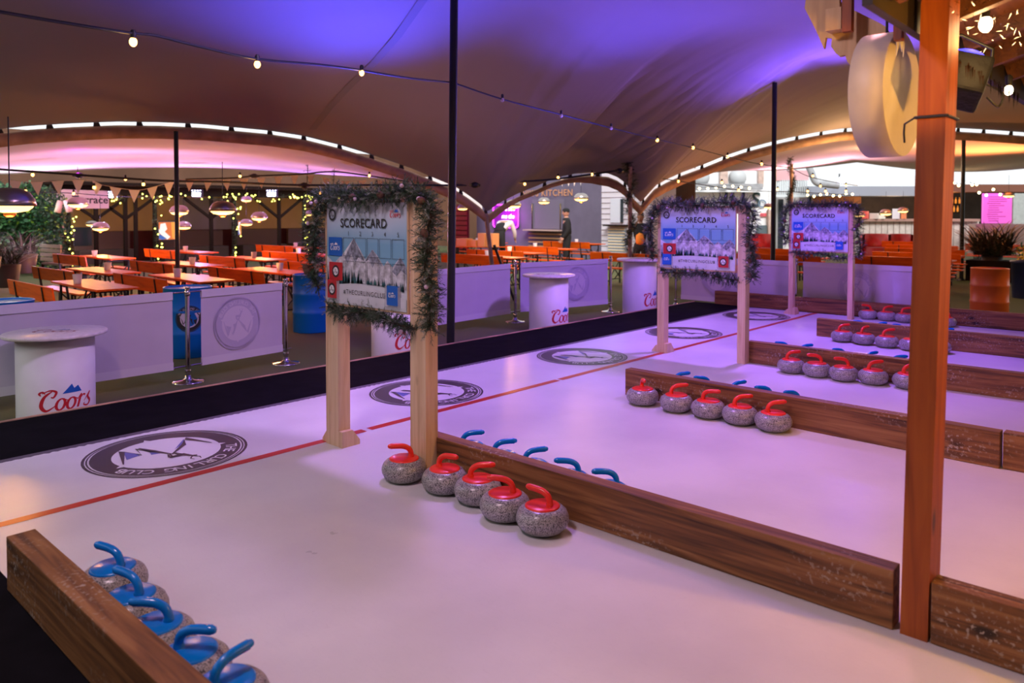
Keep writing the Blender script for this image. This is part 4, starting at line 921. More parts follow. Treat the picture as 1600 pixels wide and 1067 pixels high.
# ------------------------------------------------------------------ timber booths at the back left
M['cream'] = mat('cream painted wall', (.40, .27, .10), .8, var=.12, vscale=1.2); M['dado'] = mat('dark red brown panelling', (.055, .010, .008), .7, var=.2, vscale=3, spec=.1)
M['darkwood'] = mat('dark stained frame', (.018, .010, .008), .8, spec=.08); M['greywall'] = mat('grey painted wall', (.22, .20, .20), .8, var=.1, vscale=1)
YF, YB = 27.0, 29.6
xa, xb = onY(96, 300, YF).x, onY(560, 300, YF).x
mb = MB(); mb.box(((xa+xb)/2+1.2, YB+.05, 1.15), (xb-xa+2, .1, 2.6), 0); mb.build('wall_back', M['cream']); tag(bpy.data.objects['wall_back'], kind='structure')
mb = MB(); mb.box(((xa+xb)/2+1.2, YB-.03, .42), (xb-xa+2, .06, 1.14), 0); o = mb.build('trim_1', M['dado']); tag(o, kind='structure')
mb = MB(); xm0, xm1 = onY(272, 300, YB).x, onY(368, 300, YB).x; mb.box(((xm0+xm1)/2, YB-.02, 1.6), (xm1-xm0, .04, 1.3)); o = mb.build('wall_panel', M['greywall']); tag(o, kind='structure')
for lx_ in (10.2, 13.0, 16.8, 20.0): light('booth_lamp', 'POINT', (lx_, YF+1.0, 1.95), (1.0, .58, .18), 15, None, .1)
booth = thing('booth_pergola', 'long dark timber booth shelter at the back left', 'shelter', (0, 0, 0))
mb = MB(); mb.box(((xa+xb)/2, (YF+YB)/2, 2.62), (xb-xa+.6, YB-YF+.6, .10)); mb.box(((xa+xb)/2, YF-.05, 2.42), (xb-xa+.6, .14, .34)); mb.build('roof', M['darkwood'], booth)
mb = MB(); mb.box(((xa+xb)/2, YF-.14, 2.60), (xb-xa+.6, .05, .07)); mb.build('gutter_rail', mat('pale rail', (.45, .30, .32), .6), booth)
for px in (107, 150, 196, 212, 242, 330, 365, 436, 475, 535):
    X = onY(px, 350, YF).x; mb = MB(); mb.box((X, YF, 1.1), (.11, .11, 2.5)); 
    if px in (150, 196, 330, 436):
        for s in (-1, 1): mb.bar((X, YF, 1.45), (X+s*1.0, YF, 2.2), .09)
    mb.build('booth_post', M['darkwood'], booth)
for k, (a, b) in enumerate(((118, 205), (250, 350), (372, 440), (452, 540))):
    x0, x1 = onY(a, 380, YB-.5).x, onY(b, 380, YB-.5).x; t = thing('booth_sofa', f'dark upholstered booth seat, {("leftmost", "second from left", "third from left", "rightmost")[k]} in the shelter', 'sofa', ((x0+x1)/2, YB-.6, ZG), 0, 'booth seats')
    mb = MB(); mb.box((0, 0, .25), (x1-x0, .6, .5), 0, ID, .03); mb.build('seat', mat('dark leather', (.05, .03, .025), .5), t)
    mb = MB(); mb.box((0, .25, .75), (x1-x0, .14, .75), 0, ID, .03); mb.build('backrest', mat('brown leather', (.09, .045, .03), .5), t)
def screen(px0, px1, py0, py1, Y, label, kind):
    a = onY(px0, py0, Y); b = onY(px1, py1, Y); t = thing('television', label, 'television', ((a.x+b.x)/2, Y, (a.z+b.z)/2), 0); W, H = b.x-a.x, a.z-b.z
    mb = MB(); mb.box((0, .04, 0), (W+.08, .07, H+.08), 0, ID, .01); mb.build('bezel', M['glass'], t)
    if kind:
        mb = MB(); mb.add([(-W/2, 0, -H/2), (W/2, 0, -H/2), (W/2, 0, H/2), (-W/2, 0, H/2)], [(0, 1, 2, 3)], 0)
        F = lambda x, y: (x*W, -.004, y*H)
        mb.poly([(-.5, .1), (-.2, .0), (.2, -.35), (.0, -.5), (-.5, -.1)], 1, F); mb.poly([(-.4, .4), (-.1, .45), (.0, .1), (-.2, -.1), (-.45, .1)], 1, F)
        mb.poly([(.25, .5), (.5, .5), (.5, -.5), (.3, -.4)], 2, F); mb.poly([(-.5, -.15), (0, -.45), (-.3, -.5), (-.5, -.45)], 3, F)
        mb.build('picture', [emat('screen orange', (.75, .16, .03), 1.1), emat('screen white', (.8, .75, .7), 1.3), emat('screen amber', (1, .4, .05), 1.0), emat('screen blue', (.05, .15, .5), 1.0)], t)
    return t
screen(248, 274, 347, 374, YF+.4, 'lit television with orange picture, left of the thin black pole', 1); screen(372, 377, 345, 367, YF+.6, 'narrow lit television edge at the second garland post', 1)
screen(117, 142, 357, 382, YF+.5, 'unlit dark television in the left booth', 0)
# fairy-light garlands on the shelter
def led_garland(path, label, seed, n_led, dens=26, rad=.13):
    r = random.Random(seed); mb = garland_mesh(path, rad, dens, None, 9, .07, .12, r); t = mb.build('lit_garland', NM); tag(t, label, 'garland', 'fir garlands with yellow fairy lights')
    mb = MB(); pts = [Vector(p) for p in path]
    for i in range(n_led):
        k = r.random()*(len(pts)-1); j = int(k); p = pts[j].lerp(pts[j+1], k-j)+Vector((r.uniform(-.14, .14), -.16, r.uniform(-.12, .12))); mb.ball(p, .026, 0, 6)
    c = mb.build('fairy_lights', M['led_green'], t); tag(c, kind='stuff'); return t
Y_ = YF-.2
led_garland([(onY(px, 308, Y_).x, Y_, onY(px, 309+3*math.sin(px*.08), Y_).z) for px in range(165, 545, 12)], 'long garland with yellow lights along the booth roof', 21, 70, 16)
for px, y0, y1, wh, sd in ((108, 325, 420, 'beside the white terrace sign post', 22), (243, 306, 412, 'left of the lit television', 23), (367, 306, 412, 'beneath the wide heater', 24), (476, 300, 412, 'left of the nearest scorecard garland', 25)):
    led_garland([(onY(px+2*math.sin(k), 350, Y_).x, Y_, onY(px, y0+(y1-y0)*k/12, Y_).z) for k in range(13)], f'upright garland with yellow lights {wh}', sd, 18, 46, .11)
# upright garland tips left of the scorecard
for px, y0, y1, d, lb in ((481, 257, 330, 17, 'upright shaggy garland crossing the cables, left'), (523, 262, 300, 18, 'upright dark garland crossing the cables, right')):
    p0 = D(px, y0, d); p1 = D(px-3, y1, d); r = random.Random(px); mb = garland_mesh([p0.lerp(p1, k/8) for k in range(9)], .12, 30, None, 12, .06, .1, r); tag(mb.build('upright_garland', NM), lb, 'garland', 'upright garlands')
# terrace sign
pS = onY(96, 312, 25.0); pE = onY(170, 312, 25.0)
t = thing('terrace_sign', 'white arrow-shaped sign lettered Terrace on a pale birch post', 'sign', (pS.x, 25.0, ZG)); W = pE.x-pS.x
zc = pS.z-ZG+.02; hh = .27
mb = MB(); mb.prism([(-.45, zc-.02), (.05, zc+hh+.02), (W, zc+hh), (W, zc-hh), (.05, zc-hh-.02)], lambda a, b, d: (a, d, b), .04); mb.build('board', mat('white sign board', (.80, .70, .74), .6), t)
mb = MB(); put_text(mb, 'Terrace', .315, lambda x, y: (W*.60+x, -.006, zc+y-.02), 0, bold=.02); mb.build('lettering', M['black_print'], t)
mb = MB(); mb.tube([(.02, .1, 0), (.0, .1, zc-.1)], .07, 10); mb.build('post', mat('birch sign post', (.55, .33, .28), .8, var=.25, vscale=12), t)
for k, (px, py) in enumerate(((92, 323), (106, 322))):
    p = D(px, py, 21.5); mb = MB(); mb.lathe([(.08, -.17), (.09, -.16), (.08, .17), (.001, .18)], 12, 0, Matrix.Rotation(R(-14 if k else 14), 4, 'Y')); tag(mb.build('paper_lantern', mat('tan lantern', (.55, .38, .30), .7), None, tuple(p)), ('tan lantern tube over the left of the terrace sign', 'tan lantern tube over the first letter of the terrace sign')[k], 'lantern')

# hedge, plants, planter at the left
def foliage(name, blobs, nleaf, size, mats, label, cat, seed, wts=(4, 3, 3, 1)):
    r = random.Random(seed); mb = MB()
    for c, rad in blobs:
        for i in range(nleaf):
            u = Vector((r.gauss(0, 1), r.gauss(0, 1), r.gauss(0, 1))).normalized()*r.uniform(.55, 1); p = Vector((c[0]+u.x*rad[0], c[1]+u.y*rad[1], c[2]+u.z*rad[2]))
            if p.z < ZG: continue
            a = Vector((r.gauss(0, 1), r.gauss(0, 1), r.gauss(0, 1))).normalized(); b = a.orthogonal().normalized(); s = size*r.uniform(.6, 1.3)
            mb.add([p, p+a*s*.5+b*s*.3, p+a*s, p+a*s*.5-b*s*.3], [(0, 1, 2, 3)], r.choices(range(len(mats)), wts[:len(mats)])[0])
    return tag(mb.build(name, mats), label, cat)
def px_blob(px, py, d, rx, rz, ry=.6): p = D(px, py, d); return ((p.x, p.y, p.z), (rx, ry, rz))
foliage('hedge', [px_blob(5, 322, 22.5, 1.2, .7), px_blob(42, 325, 22.5, .8, .8), px_blob(15, 352, 22.5, 1.2, .8), px_blob(50, 360, 22.5, .8, .8), px_blob(-20, 340, 22, 1.2, 1.1), px_blob(20, 385, 22.5, 1.2, .8)], 1300, .17, M['leaf'], 'bright green lit hedge at the far left', 'hedge', 31)
foliage('conifer', [px_blob(78, 325, 22, .45, .6), px_blob(80, 365, 22, .5, .7), px_blob(76, 400, 22, .5, .7)], 1100, .10, [M['leaf'][2], M['leaf'][0], M['leaf'][3]], 'dark tall conifer left of the terrace sign post', 'tree', 32, (6, 3, 1))
light('garden_light', 'POINT', tuple(D(22, 318, 20.6)), (.60, 1.0, .78), 70, None, .2)
def blades(name, base, n, L, label, mats, seed, spread=1.0, wid=.03):
    r = random.Random(seed); mb = MB()
    for i in range(n):
        a = r.uniform(0, 6.283); el = r.uniform(.5, 1.4); ll = L*r.uniform(.6, 1.1); d = Vector((math.cos(a), math.sin(a), 0)); s = d.cross(Vector((0, 0, 1))); pts = []
        o = Vector((r.uniform(-.12, .12)*spread, r.uniform(-.12, .12)*spread, 0))
        for k in range(6): t = k/5; pts.append(o+d*(ll*t*math.cos(el)+.25*ll*t*t)+Vector((0, 0, ll*(t*math.sin(el)-.45*t*t))))
        w_ = wid*r.uniform(.6, 1.2); vs = []
        for k, p in enumerate(pts): e = s*w_*(1-k/5.2)*.5; vs += [p+e, p-e]
        mb.add(vs, [(2*k, 2*k+1, 2*k+3, 2*k+2) for k in range(5)], r.randrange(len(mats)))
    t = thing(name, label, 'plant', tuple(base)); mb.build('leaves', mats, t)
    mb = MB(); mb.lathe([(.20, -.45), (.26, -.02), (.24, -.02), (.2, -.06), (.001, -.06)], 20); mb.build('pot', mat('dark planter', (.05, .03, .025), .6), t); return t
PL = [mat('purple green blade', (.06, .07, .05), .35), mat('dark blade', (.03, .035, .025), .35), mat('pale blade', (.25, .25, .26), .35)]
for k, (px, py, d) in enumerate(((8, 412, 14.5), (38, 395, 17), (-25, 400, 13.5))):
    p = D(px, py, d); blades('spiky_plant', Vector((p.x, p.y, max(p.z, ZG+.46))), 120, .95, ('spiky dark plant at the left edge, nearest the drum', 'spiky dark plant with pale tips before the hedge', 'spiky plant cut by the left edge')[k], PL, 40+k, 1.6)
g_ = G(1557, 445, ZG); p = D(1550, 398, 20.5)
blades('grass_plant', Vector((p.x, p.y, p.z)), 420, 1.7, 'big dark bronze grass plant behind the orange drum', [mat('bronze blade', (.07, .05, .04), .35), mat('olive blade', (.05, .06, .035), .35), mat('brown blade', (.12, .08, .06), .35)], 44, 3.2, .06)
t = thing('wooden_planter', 'long dark wooden planter under the bronze grass plant', 'planter', (p.x, p.y, ZG)); mb = MB(); mb.box((0, 0, .28), (.7, 1.1, .56), 0, ID, .01); mb.build('trough', M['darkwood'], t)
t = thing('slatted_chair', 'pale brown slatted garden chair beside the spiky plants', 'chair', tuple(G(66, 450, ZG)+Vector((1.2, 2.4, 0))), R(5))
for k in range(4): mb = MB(); mb.box((-.3, 0, .55+.12*k), (.03, 1.3, .10)); mb.build('back_slat', mat('weathered slat', (.30, .20, .16), .7), t)
mb = MB(); mb.box((0, 0, .42), (.55, 1.3, .05)); mb.build('seat', mat('weathered seat', (.2, .13, .10), .7), t)
for sx_ in (-1, 1):
    for sy in (-1, 1): mb = MB(); mb.box((sx_*.27, sy*.6, .2), (.05, .05, .4)); mb.build('leg', M['darkwood'], t)

# ------------------------------------------------------------------ kitchen block and shed
XK = 24.5
def kp(px, py): return onX(px, py, XK)
yA, yB_, yC = kp(745, 300).y, kp(940, 300).y, kp(1003, 300).y
M['slate'] = mat('violet grey painted wall', (.13, .11, .17), .7, var=.12, vscale=1.5)
kit = thing('kitchen_kiosk', 'dark violet grey kitchen kiosk with gold name lettering and serving hatch', 'kiosk', (XK, yB_, ZG))
def kl(px, py, dx=0.0): q = kp(px, py); return (dx, q.y-yB_, q.z-ZG)
mb = MB(); mb.box((1.2, (yA-yB_)/2, 1.7), (2.4, yA-yB_, 3.4)); mb.build('wall', M['slate'], kit)
a, b = kl(832, 312), kl(882, 358); mb = MB(); mb.box((-.01, (a[1]+b[1])/2, (a[2]+b[2])/2), (.03, abs(a[1]-b[1]), a[2]-b[2])); mb.build('hatch_shutter', mat('grey shutter', (.16, .14, .20), .4), kit)
for px in (833, 877):
    a, b = kl(px, 318), kl(px, 358); mb = MB(); mb.box((-.05, a[1], (a[2]+b[2])/2), (.03, .05, a[2]-b[2])); mb.build('steel_jamb', M['chrome'], kit)
a, b = kl(826, 359), kl(882, 361); mb = MB(); mb.box((-.2, (a[1]+b[1])/2, a[2]), (.4, a[1]-b[1], .05)); mb.build('counter_shelf', mat('worn counter', (.5, .35, .3), .5), kit)
for k in range(5):
    a, b = kl(829, 365+k*6.2), kl(880, 365+k*6.2); mb = MB(); mb.box((-.12, (a[1]+b[1])/2, a[2]), (.04, a[1]-b[1], .055)); mb.build('front_slat', mat('tan slat', (.42, .22, .10), .6), kit)
a = kl(855, 302); mb = MB(); put_text(mb, "NIK'S KITCHEN", .37, lambda x, y: (-.04, a[1]-x, a[2]+y), 0, space=1.1, bold=.01); mb.build('name_lettering', emat('gold lettering', (.85, .36, .16), .8), kit)
# neon sign
a, b = kp(786, 320), kp(812, 356); Yc, Zc = (a.y+b.y)/2, (a.z+b.z)/2; W, H = a.y-b.y+.5, a.z-b.z
t = thing('neon_sign', 'magenta neon sign in a rounded square frame on the kiosk wall', 'neon sign', (XK-.1, Yc+.25, Zc))
rc = .18; pth = []
for cx, cz, a0 in ((1, 1, 0), (-1, 1, 90), (-1, -1, 180), (1, -1, 270)):
    for k in range(5): th = R(a0+90*k/4); pth.append((0, cx*(W/2-rc)+rc*math.cos(th), cz*(H/2-rc)+rc*math.sin(th)))
mb = MB(); mb.tube(pth+[pth[0]], .022, 8); mb.build('frame_tube', emat('magenta neon', (.75, .03, .9), 7), t)
mb = MB(); mb.box((.04, 0, 0), (.02, W, H)); mb.build('backing', mat('purple acrylic', (.18, .01, .25), .4), t)
mb = MB()
for k, tx in enumerate(('are not', 'me the', 'y')): put_text(mb, tx, .26, lambda x, y: (-.02, -x-.15, .32-.33*k+y), 0, shear=.3, bold=.02)
mb.build('tube_lettering', emat('pink white neon', (1, .55, .95), 8), t)
light('neon_glow', 'POINT', (XK-.6, Yc, Zc), (.8, .08, 1.0), 60, None, .3)
# red slatted wall left of it
t = thing('red_slatted_wall', 'dark red slatted wall right of the thick black pole', 'wall panel', (XK-.5, kp(728, 340).y, ZG))
for k in range(9): mb = MB(); mb.box((0, 0, .25+.22*k), (.05, 1.15, .17)); mb.build('slat', mat('crimson board', (.32, .012, .03), .6), t)
mb = MB(); mb.box((.06, 0, 1.1), (.04, 1.3, 2.2)); mb.build('frame', mat('crimson frame', (.12, .006, .012), .6), t)
# white shed
M['shed'] = mat('pale painted clapboard', (.66, .62, .68), .6)
t = thing('white_shed', 'white clapboard shed with serving window beside the kiosk', 'kiosk', (XK, yC-.4, ZG)); Ws = yB_-(yC-.4)
mb = MB(); mb.box((.9, Ws/2, 1.4), (1.8, Ws, 2.8)); mb.prism([(0, 2.8), (Ws, 2.8), (Ws, 3.6)], lambda a, b, d: (d, a, b), 1.8); mb.build('wall', M['shed'], t)
for k in range(13):
    mb = MB(); mb.box((-.015, Ws/2, .12+k*.21), (.03, Ws, .012)); mb.build('clapboard_line', mat('clapboard shadow gap', (.35, .33, .40), .7), t)
    if k == 0: cbl = t.children[-1]
def sl(px, py): q = kp(px, py); return (q.y-(yC-.4), q.z-ZG)
a, b = sl(955, 311), sl(974, 348); mb = MB(); mb.box((-.03, (a[0]+b[0])/2, (a[1]+b[1])/2), (.05, a[0]-b[0], a[1]-b[1])); mb.build('shutter_doors', mat('pale shutter', (.60, .62, .70), .5), t)
a, b = sl(971, 311), sl(975, 348); mb = MB(); mb.box((-.06, (a[0]+b[0])/2, (a[1]+b[1])/2), (.03, a[0]-b[0], a[1]-b[1])); mb.build('dark_opening', M['glass'], t)
a, b = sl(951, 352), sl(982, 352); mb = MB(); mb.box((-.2, (a[0]+b[0])/2, a[1]), (.4, a[0]-b[0], .05)); mb.build('serving_shelf', M['darkwood'], t)
for k in range(9):
    a, b = sl(953, 358+k*4.6), sl(979, 358+k*4.6); mb = MB(); mb.box((-.12, (a[0]+b[0])/2, a[1]), (.04, a[0]-b[0], .05)); mb.build('front_slat', mat('pale yellow slat', (.80, .66, .45), .6), t)
a, b = sl(953, 356), sl(979, 400); mb = MB(); mb.box((-.09, (a[0]+b[0])/2, (a[1]+b[1])/2), (.04, a[0]-b[0], a[1]-b[1])); mb.build('front_panel', mat('grey blue panel', (.30, .38, .48), .6), t)

# ------------------------------------------------------------------ daylight buildings at the right
def quadface(mb, px0, px1, py0, py1, d0, d1, mi=0, dz=0.0):
    a = D(px0, 332, d0-dz); b = D(px1, 332, d1-dz)
    def zz(px, py, p): return zat(p.x, p.y, py)
    mb.add([(a.x, a.y, zz(0, py1, a)), (b.x, b.y, zz(0, py1, b)), (b.x, b.y, zz(0, py0, b)), (a.x, a.y, zz(0, py0, a))], [(0, 1, 2, 3)], mi)
def slab(mb, px0, px1, py0, py1, d0, d1, th=.3, mi=0):
    a = D(px0, 332, d0); b = D(px1, 332, d1); n_ = Vector((fw.x, fw.y, 0)).normalized()*th
    za0, za1, zb0, zb1 = zat(a.x, a.y, py1), zat(a.x, a.y, py0), zat(b.x, b.y, py1), zat(b.x, b.y, py0)
    vs = [(a.x, a.y, za0), (b.x, b.y, zb0), (b.x, b.y, zb1), (a.x, a.y, za1)]; vs += [(x+n_.x, y+n_.y, z) for x, y, z in vs]
    mb.add(vs, [(0, 1, 2, 3), (5, 4, 7, 6), (4, 5, 1, 0), (3, 2, 6, 7), (1, 5, 6, 2), (4, 0, 3, 7)], mi)
M['bright'] = mat('bright white render', (.90, .91, .92), .6); M['brick'] = mat('pinkish brick', (.55, .40, .34), .8, var=.2, vscale=6); M['grey'] = mat('grey roof felt', (.35, .36, .38), .8, var=.2, vscale=3)
shop = thing('white_shop', 'bright white shop front with dark block letters and round windows', 'building', (0, 0, 0))
mb = MB(); slab(mb, 1008, 1212, 300, 420, 36, 36, 3); mb.build('lower_wall', M['bright'], shop)
mb = MB(); slab(mb, 1060, 1212, 242, 302, 36.5, 36.5, 2.5); mb.build('upper_wall', M['bright'], shop)
for a, b in ((1084, 1106), (1139, 1166)): mb = MB(); c = D((a+b)/2, 277, 36.3); mb.ball(tuple(c), .42, 0, 18); mb.build('round_window', mat('grey disc', (.5, .52, .53), .5), shop)
for a, b in ((1125, 1137), (1185, 1193)): mb = MB(); slab(mb, a, b, 256, 292, 36.2, 36.2, .2); mb.build('brick_pier', M['brick'], shop)
mb = MB(); slab(mb, 1075, 1192, 287, 296, 35.2, 35.2, .8); mb.build('lean_to_roof', M['grey'], shop)
mb = MB(); c = D(1160, 313, 35.9); put_text(mb, 'ILLS', .95, lambda x, y: (c+rt*x+Vector((0, 0, y)))[:], 0, bold=.02, space=1.1); mb.build('shop_lettering', mat('dark green lettering', (.02, .05, .05), .5), shop)
mb = MB(); c2 = D(1191, 318, 35.9); emblem(mb, lambda x, y, l=0: tuple(c2+rt*x+Vector((0, 0, y))-fw*.01*l), .20, 0, None, detail=False); mb.build('shop_emblem', mat('slate blue print', (.16, .24, .34), .5), shop)
mb = MB(); slab(mb, 1188, 1198, 333, 338, 35.9, 35.9, .02); mb.build('red_notice', mat('red notice', (.75, .12, .15), .5), shop)
mb = MB(); slab(mb, 1183, 1205, 352, 380, 35.8, 35.8, .1); mb.build('grey_shelf', mat('grey shelf unit', (.10, .14, .16), .6), shop)
mb = MB(); slab(mb, 1201, 1207, 328, 400, 35.6, 35.6, .3); mb.build('door_jamb', M['brick'], shop)
t = thing('yellow_stall', 'yellow food stall behind the man in orange', 'stall', (0, 0, 0)); mb = MB(); slab(mb, 1005, 1030, 312, 400, 33, 33, 1); mb.build('stall_body', mat('yellow painted board', (.75, .42, .03), .6), t)
mb = MB(); slab(mb, 1016, 1026, 322, 333, 32.9, 32.9, .05); mb.build('white_notice', M['bright'], t); mb = MB(); slab(mb, 1053, 1072, 288, 330, 33, 33, .3); mb.build('menu_screen', emat('white lit panel', (1, 1, 1), 1.2), t)
mb = MB(); slab(mb, 1036, 1053, 268, 330, 34, 34, .6); mb.build('side_column', mat('grey column', (.3, .3, .28), .7), t)
hut = thing('balcony_hut', 'pale hut with slatted balcony and pink awning behind the vine pole', 'building', (0, 0, 0))
mb = MB(); slab(mb, 1214, 1261, 300, 410, 37.6, 37.6, .5); mb.build('wall', mat('pale hut wall', (.62, .62, .63), .6), hut)
mb = MB(); slab(mb, 1216, 1224, 311, 400, 37.5, 37.5, .05); mb.build('doorway', M['glass'], hut)
mb = MB()
for k in range(16): slab(mb, 1207+k*3.5, 1208.8+k*3.5, 281, 304, 36.6, 36.6, .06)
slab(mb, 1205, 1264, 304, 308, 36.6, 36.6, .4); mb.build('balcony_railing', mat('blue white railing', (.62, .68, .70), .6), hut)
mb = MB(); slab(mb, 1213, 1263, 266, 282, 36.4, 38.2, .8); mb.build('awning', mat('pink awning', (.80, .42, .44), .6), hut)
mb = MB(); q = [tuple(D(x, y, 35.5)) for x, y in cr([(1262, 256), (1268, 270), (1275, 285), (1292, 288), (1310, 290)], 4)]; mb.tube(q, .16, 8); mb.build('grey_duct', M['grey'], hut)
bar = thing('bar_building', 'dark bar front with white plank counter, bottles and lights', 'bar', (0, 0, 0))
mb = MB(); slab(mb, 1264, 1700, 300, 420, 39, 39, .3); mb.build('back_wall', mat('dark brown bar wall', (.045, .032, .026), .7, var=.3, vscale=2), bar)
mb = MB(); slab(mb, 1262, 1470, 291, 306, 36.5, 36.5, 2.2); mb.build('fascia', mat('grey blue fascia', (.26, .28, .33), .6), bar)
mb = MB(); slab(mb, 1470, 1700, 288, 300, 36.5, 36.5, 2.2); mb.build('roof_fascia', mat('rust timber fascia', (.16, .05, .025), .6), bar)
mb = MB(); slab(mb, 1336, 1530, 345, 400, 35, 35, .6); mb.build('counter', mat('white washed planks', (.62, .55, .50), .6, var=.15, vscale=5), bar)
mb = MB(); slab(mb, 1334, 1532, 342, 346, 34.8, 34.8, .9); mb.build('counter_top', mat('counter timber', (.35, .2, .16), .5), bar)
mb = MB()
for k in range(20): slab(mb, 1340+k*9.4, 1340.7+k*9.4, 346, 392, 34.98, 34.98, .02)
mb.build('plank_gaps', mat('plank shadow gap', (.28, .2, .18), .7), bar)
mb = MB(); slab(mb, 1525, 1700, 350, 410, 33, 33, .5); mb.build('pink_low_wall', mat('dusty pink wall', (.55, .36, .34), .7), bar)
mb = MB(); slab(mb, 1583, 1640, 302, 350, 36, 36, .3); mb.build('grey_shutter', mat('grey green shutter', (.36, .38, .36), .5, var=.1), bar)
mb = MB(); slab(mb, 1270, 1345, 306, 318, 38, 38, .2); mb.build('back_counter', mat('orange lit panel', (.45, .18, .05), .6), bar)
for y_ in (331, 318): mb = MB(); slab(mb, 1474, 1500, y_, y_+1.5, 38, 38, .4); mb.build('bottle_shelf', M['darkwood'], bar)
light('bar_lamp', 'POINT', tuple(D(1400, 322, 36.6)), (1, .62, .35), 90, None, .3); light('bar_lamp', 'POINT', tuple(D(1487, 312, 37.2)), (1, .5, .15), 30, None, .2)
mb = MB(); slab(mb, 1536, 1581, 302, 349, 32.5, 32.5, .1); o = mb.build('menu_board', mat('pink menu board', (.5, .05, .4), .4, emit=(1.0, .16, .75), est=.85)); tag(o, 'glowing pink menu board with rows of lettering by the bar', 'menu board')
mb = MB(); r = random.Random(5)
for k in range(12):
    y_ = 307+k*3.4; a = 1542+r.uniform(0, 3); quadface(mb, a, a+r.uniform(14, 30), y_, y_+1.3, 32.42, 32.42)
mb.build('menu_lines', emat('deep pink print', (.75, .05, .5), .7), o)
# bottles
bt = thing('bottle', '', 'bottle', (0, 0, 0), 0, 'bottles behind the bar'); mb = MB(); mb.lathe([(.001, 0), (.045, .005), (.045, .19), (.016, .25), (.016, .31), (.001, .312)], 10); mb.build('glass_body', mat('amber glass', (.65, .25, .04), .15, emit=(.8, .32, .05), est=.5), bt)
r = random.Random(8); cnt = 0
for k in range(9):
    px = 1476+k*2.9; py = 331 if k % 2 else 318; p = D(px, py, 37.9); l_ = f'amber bottle on the {"lower" if py == 331 else "upper"} lit shelf right of the wooden post, {("far left", "left", "left of middle", "middle left", "middle", "middle right", "right of middle", "right", "far right")[k]}'
    if k == 0: bt.location = p; bt['label'] = l_
    else: dup(bt, tuple(p), 0, l_)
for k, (px, w_, h_, col) in enumerate(((1352, 8, 12, (.75, .1, .08)), (1366, 12, 9, (.6, .5, .45)), (1400, 9, 16, (.75, .7, .75)), (1412, 6, 10, (.8, .25, .1)), (1377, 10, 6, (.85, .8, .7)))):
    a = D(px, 342, 34.9); mb = MB(); mb.box((0, 0, h_*.0145), (.25, w_*.029, h_*.029), 0, ID, .01)
    tag(mb.build('counter_box', mat(f'counter item {k}', col, .5), None, (a.x, a.y, zat(a.x, a.y, 342)), 0), ('red display stand on the bar counter', 'beige carton on the bar counter', 'white card box on the bar counter, nearest the post', 'orange tub on the bar counter beside the post', 'low cream tray on the bar counter')[k], 'box')
# red booths
for k, (px, wd) in enumerate(((1367, 22), (1406, 20), (1187, 22))):
    p = D(px, 385, 31-.2*k); t = thing('round_booth', ('round red booth seat behind the farthest scorecard', 'round red booth seat left of the wooden post', 'round red booth seat left of the second black pole', 'round red booth seat hidden behind the wooden post')[k], 'sofa', (p.x, p.y, ZG), R(42), 'red round booths'); rr = wd/1188*31
    mb = MB(); vs = []
    for i in range(17):
        a = R(-100+200*i/16); 
        for q, z in ((rr, 0), (rr, .95), (rr-.12, .98), (rr-.12, 0)): vs.append((q*math.cos(a), q*math.sin(a), z))
    mb.add(vs, [(4*i+j, 4*i+4+j, 4*i+4+(j+1) % 4, 4*i+(j+1) % 4) for i in range(16) for j in range(4)], 0, True); mb.build('curved_back', mat('red leather', (.60, .03, .03), .35), t)
    mb = MB(); mb.lathe([(rr-.1, 0), (rr-.1, .42), (.3, .45), (.3, 0)], 24); mb.build('seat', mat('dark red leather', (.35, .02, .02), .4), t)
# fairy lights along the bar eaves
def fairy(px, d, label):
    mb = MB(); r = random.Random(len(px)); pts = [D(x, y, d) for x, y in px]; mb.tube(pts, .008, 4); t = mb.build('fairy_string', M['cable']); tag(t, label, 'string lights')
    for p in pts: m_ = MB(); m_.ball(p+Vector((0, 0, -.05)), .05, 0, 8); m_.build('bulb', M['fairy'], t)
fairy([(1470+k*7, 285+3*math.sin(k*1.9)) for k in range(9)], 30, 'string of warm bulbs right of the wooden post'); fairy([(1530+k*11, 299+5*math.sin(k*2.3)) for k in range(5)], 29, 'string of warm bulbs over the pink menu board')
fairy([(1080+k*13, 291+2*math.sin(k)) for k in range(8)], 32, 'string of warm bulbs before the white shop'); fairy([(1262+k*10, 303+2*math.sin(k*1.7)) for k in range(8)], 33, 'string of warm bulbs over the bar fascia')
p = D(1316, 281, 35.5); t = thing('bar_flood', 'cold bright floodlight above the bar left of the hanging sign', 'floodlight', tuple(p)); mb = MB(); mb.ball((0, 0, 0), .16, 0, 12); mb.build('lens', emat('cold flood', (.8, .8, 1), 20), t)
mb = MB(); mb.tube([(.2, .2, -.1), (.2, .2, .3)], .03, 6); mb.build('bracket', M['black_metal'], t)
# yellow/blue things right edge
p = D(1594, 440, 16.5)
t = thing('blue_bin', 'dark blue bin at the right edge beside the orange drum', 'bin', (p.x-.05, p.y-.1, ZG)); mb = MB(); mb.lathe([(.24, 0), (.27, .75), (.29, .76), (.29, .80), (.001, .84)], 24); mb.build('bin_body', mat('navy plastic', (.01, .02, .07), .4), t)
foliage('yellow_flowers', [((p.x+.5, p.y-.1, .75), (.28, .28, .35))], 220, .09, [mat('yellow petal', (.7, .5, .02), .5), M['leaf'][0]], 'yellow flowering plant at the right edge', 'plant', 51, (3, 3))

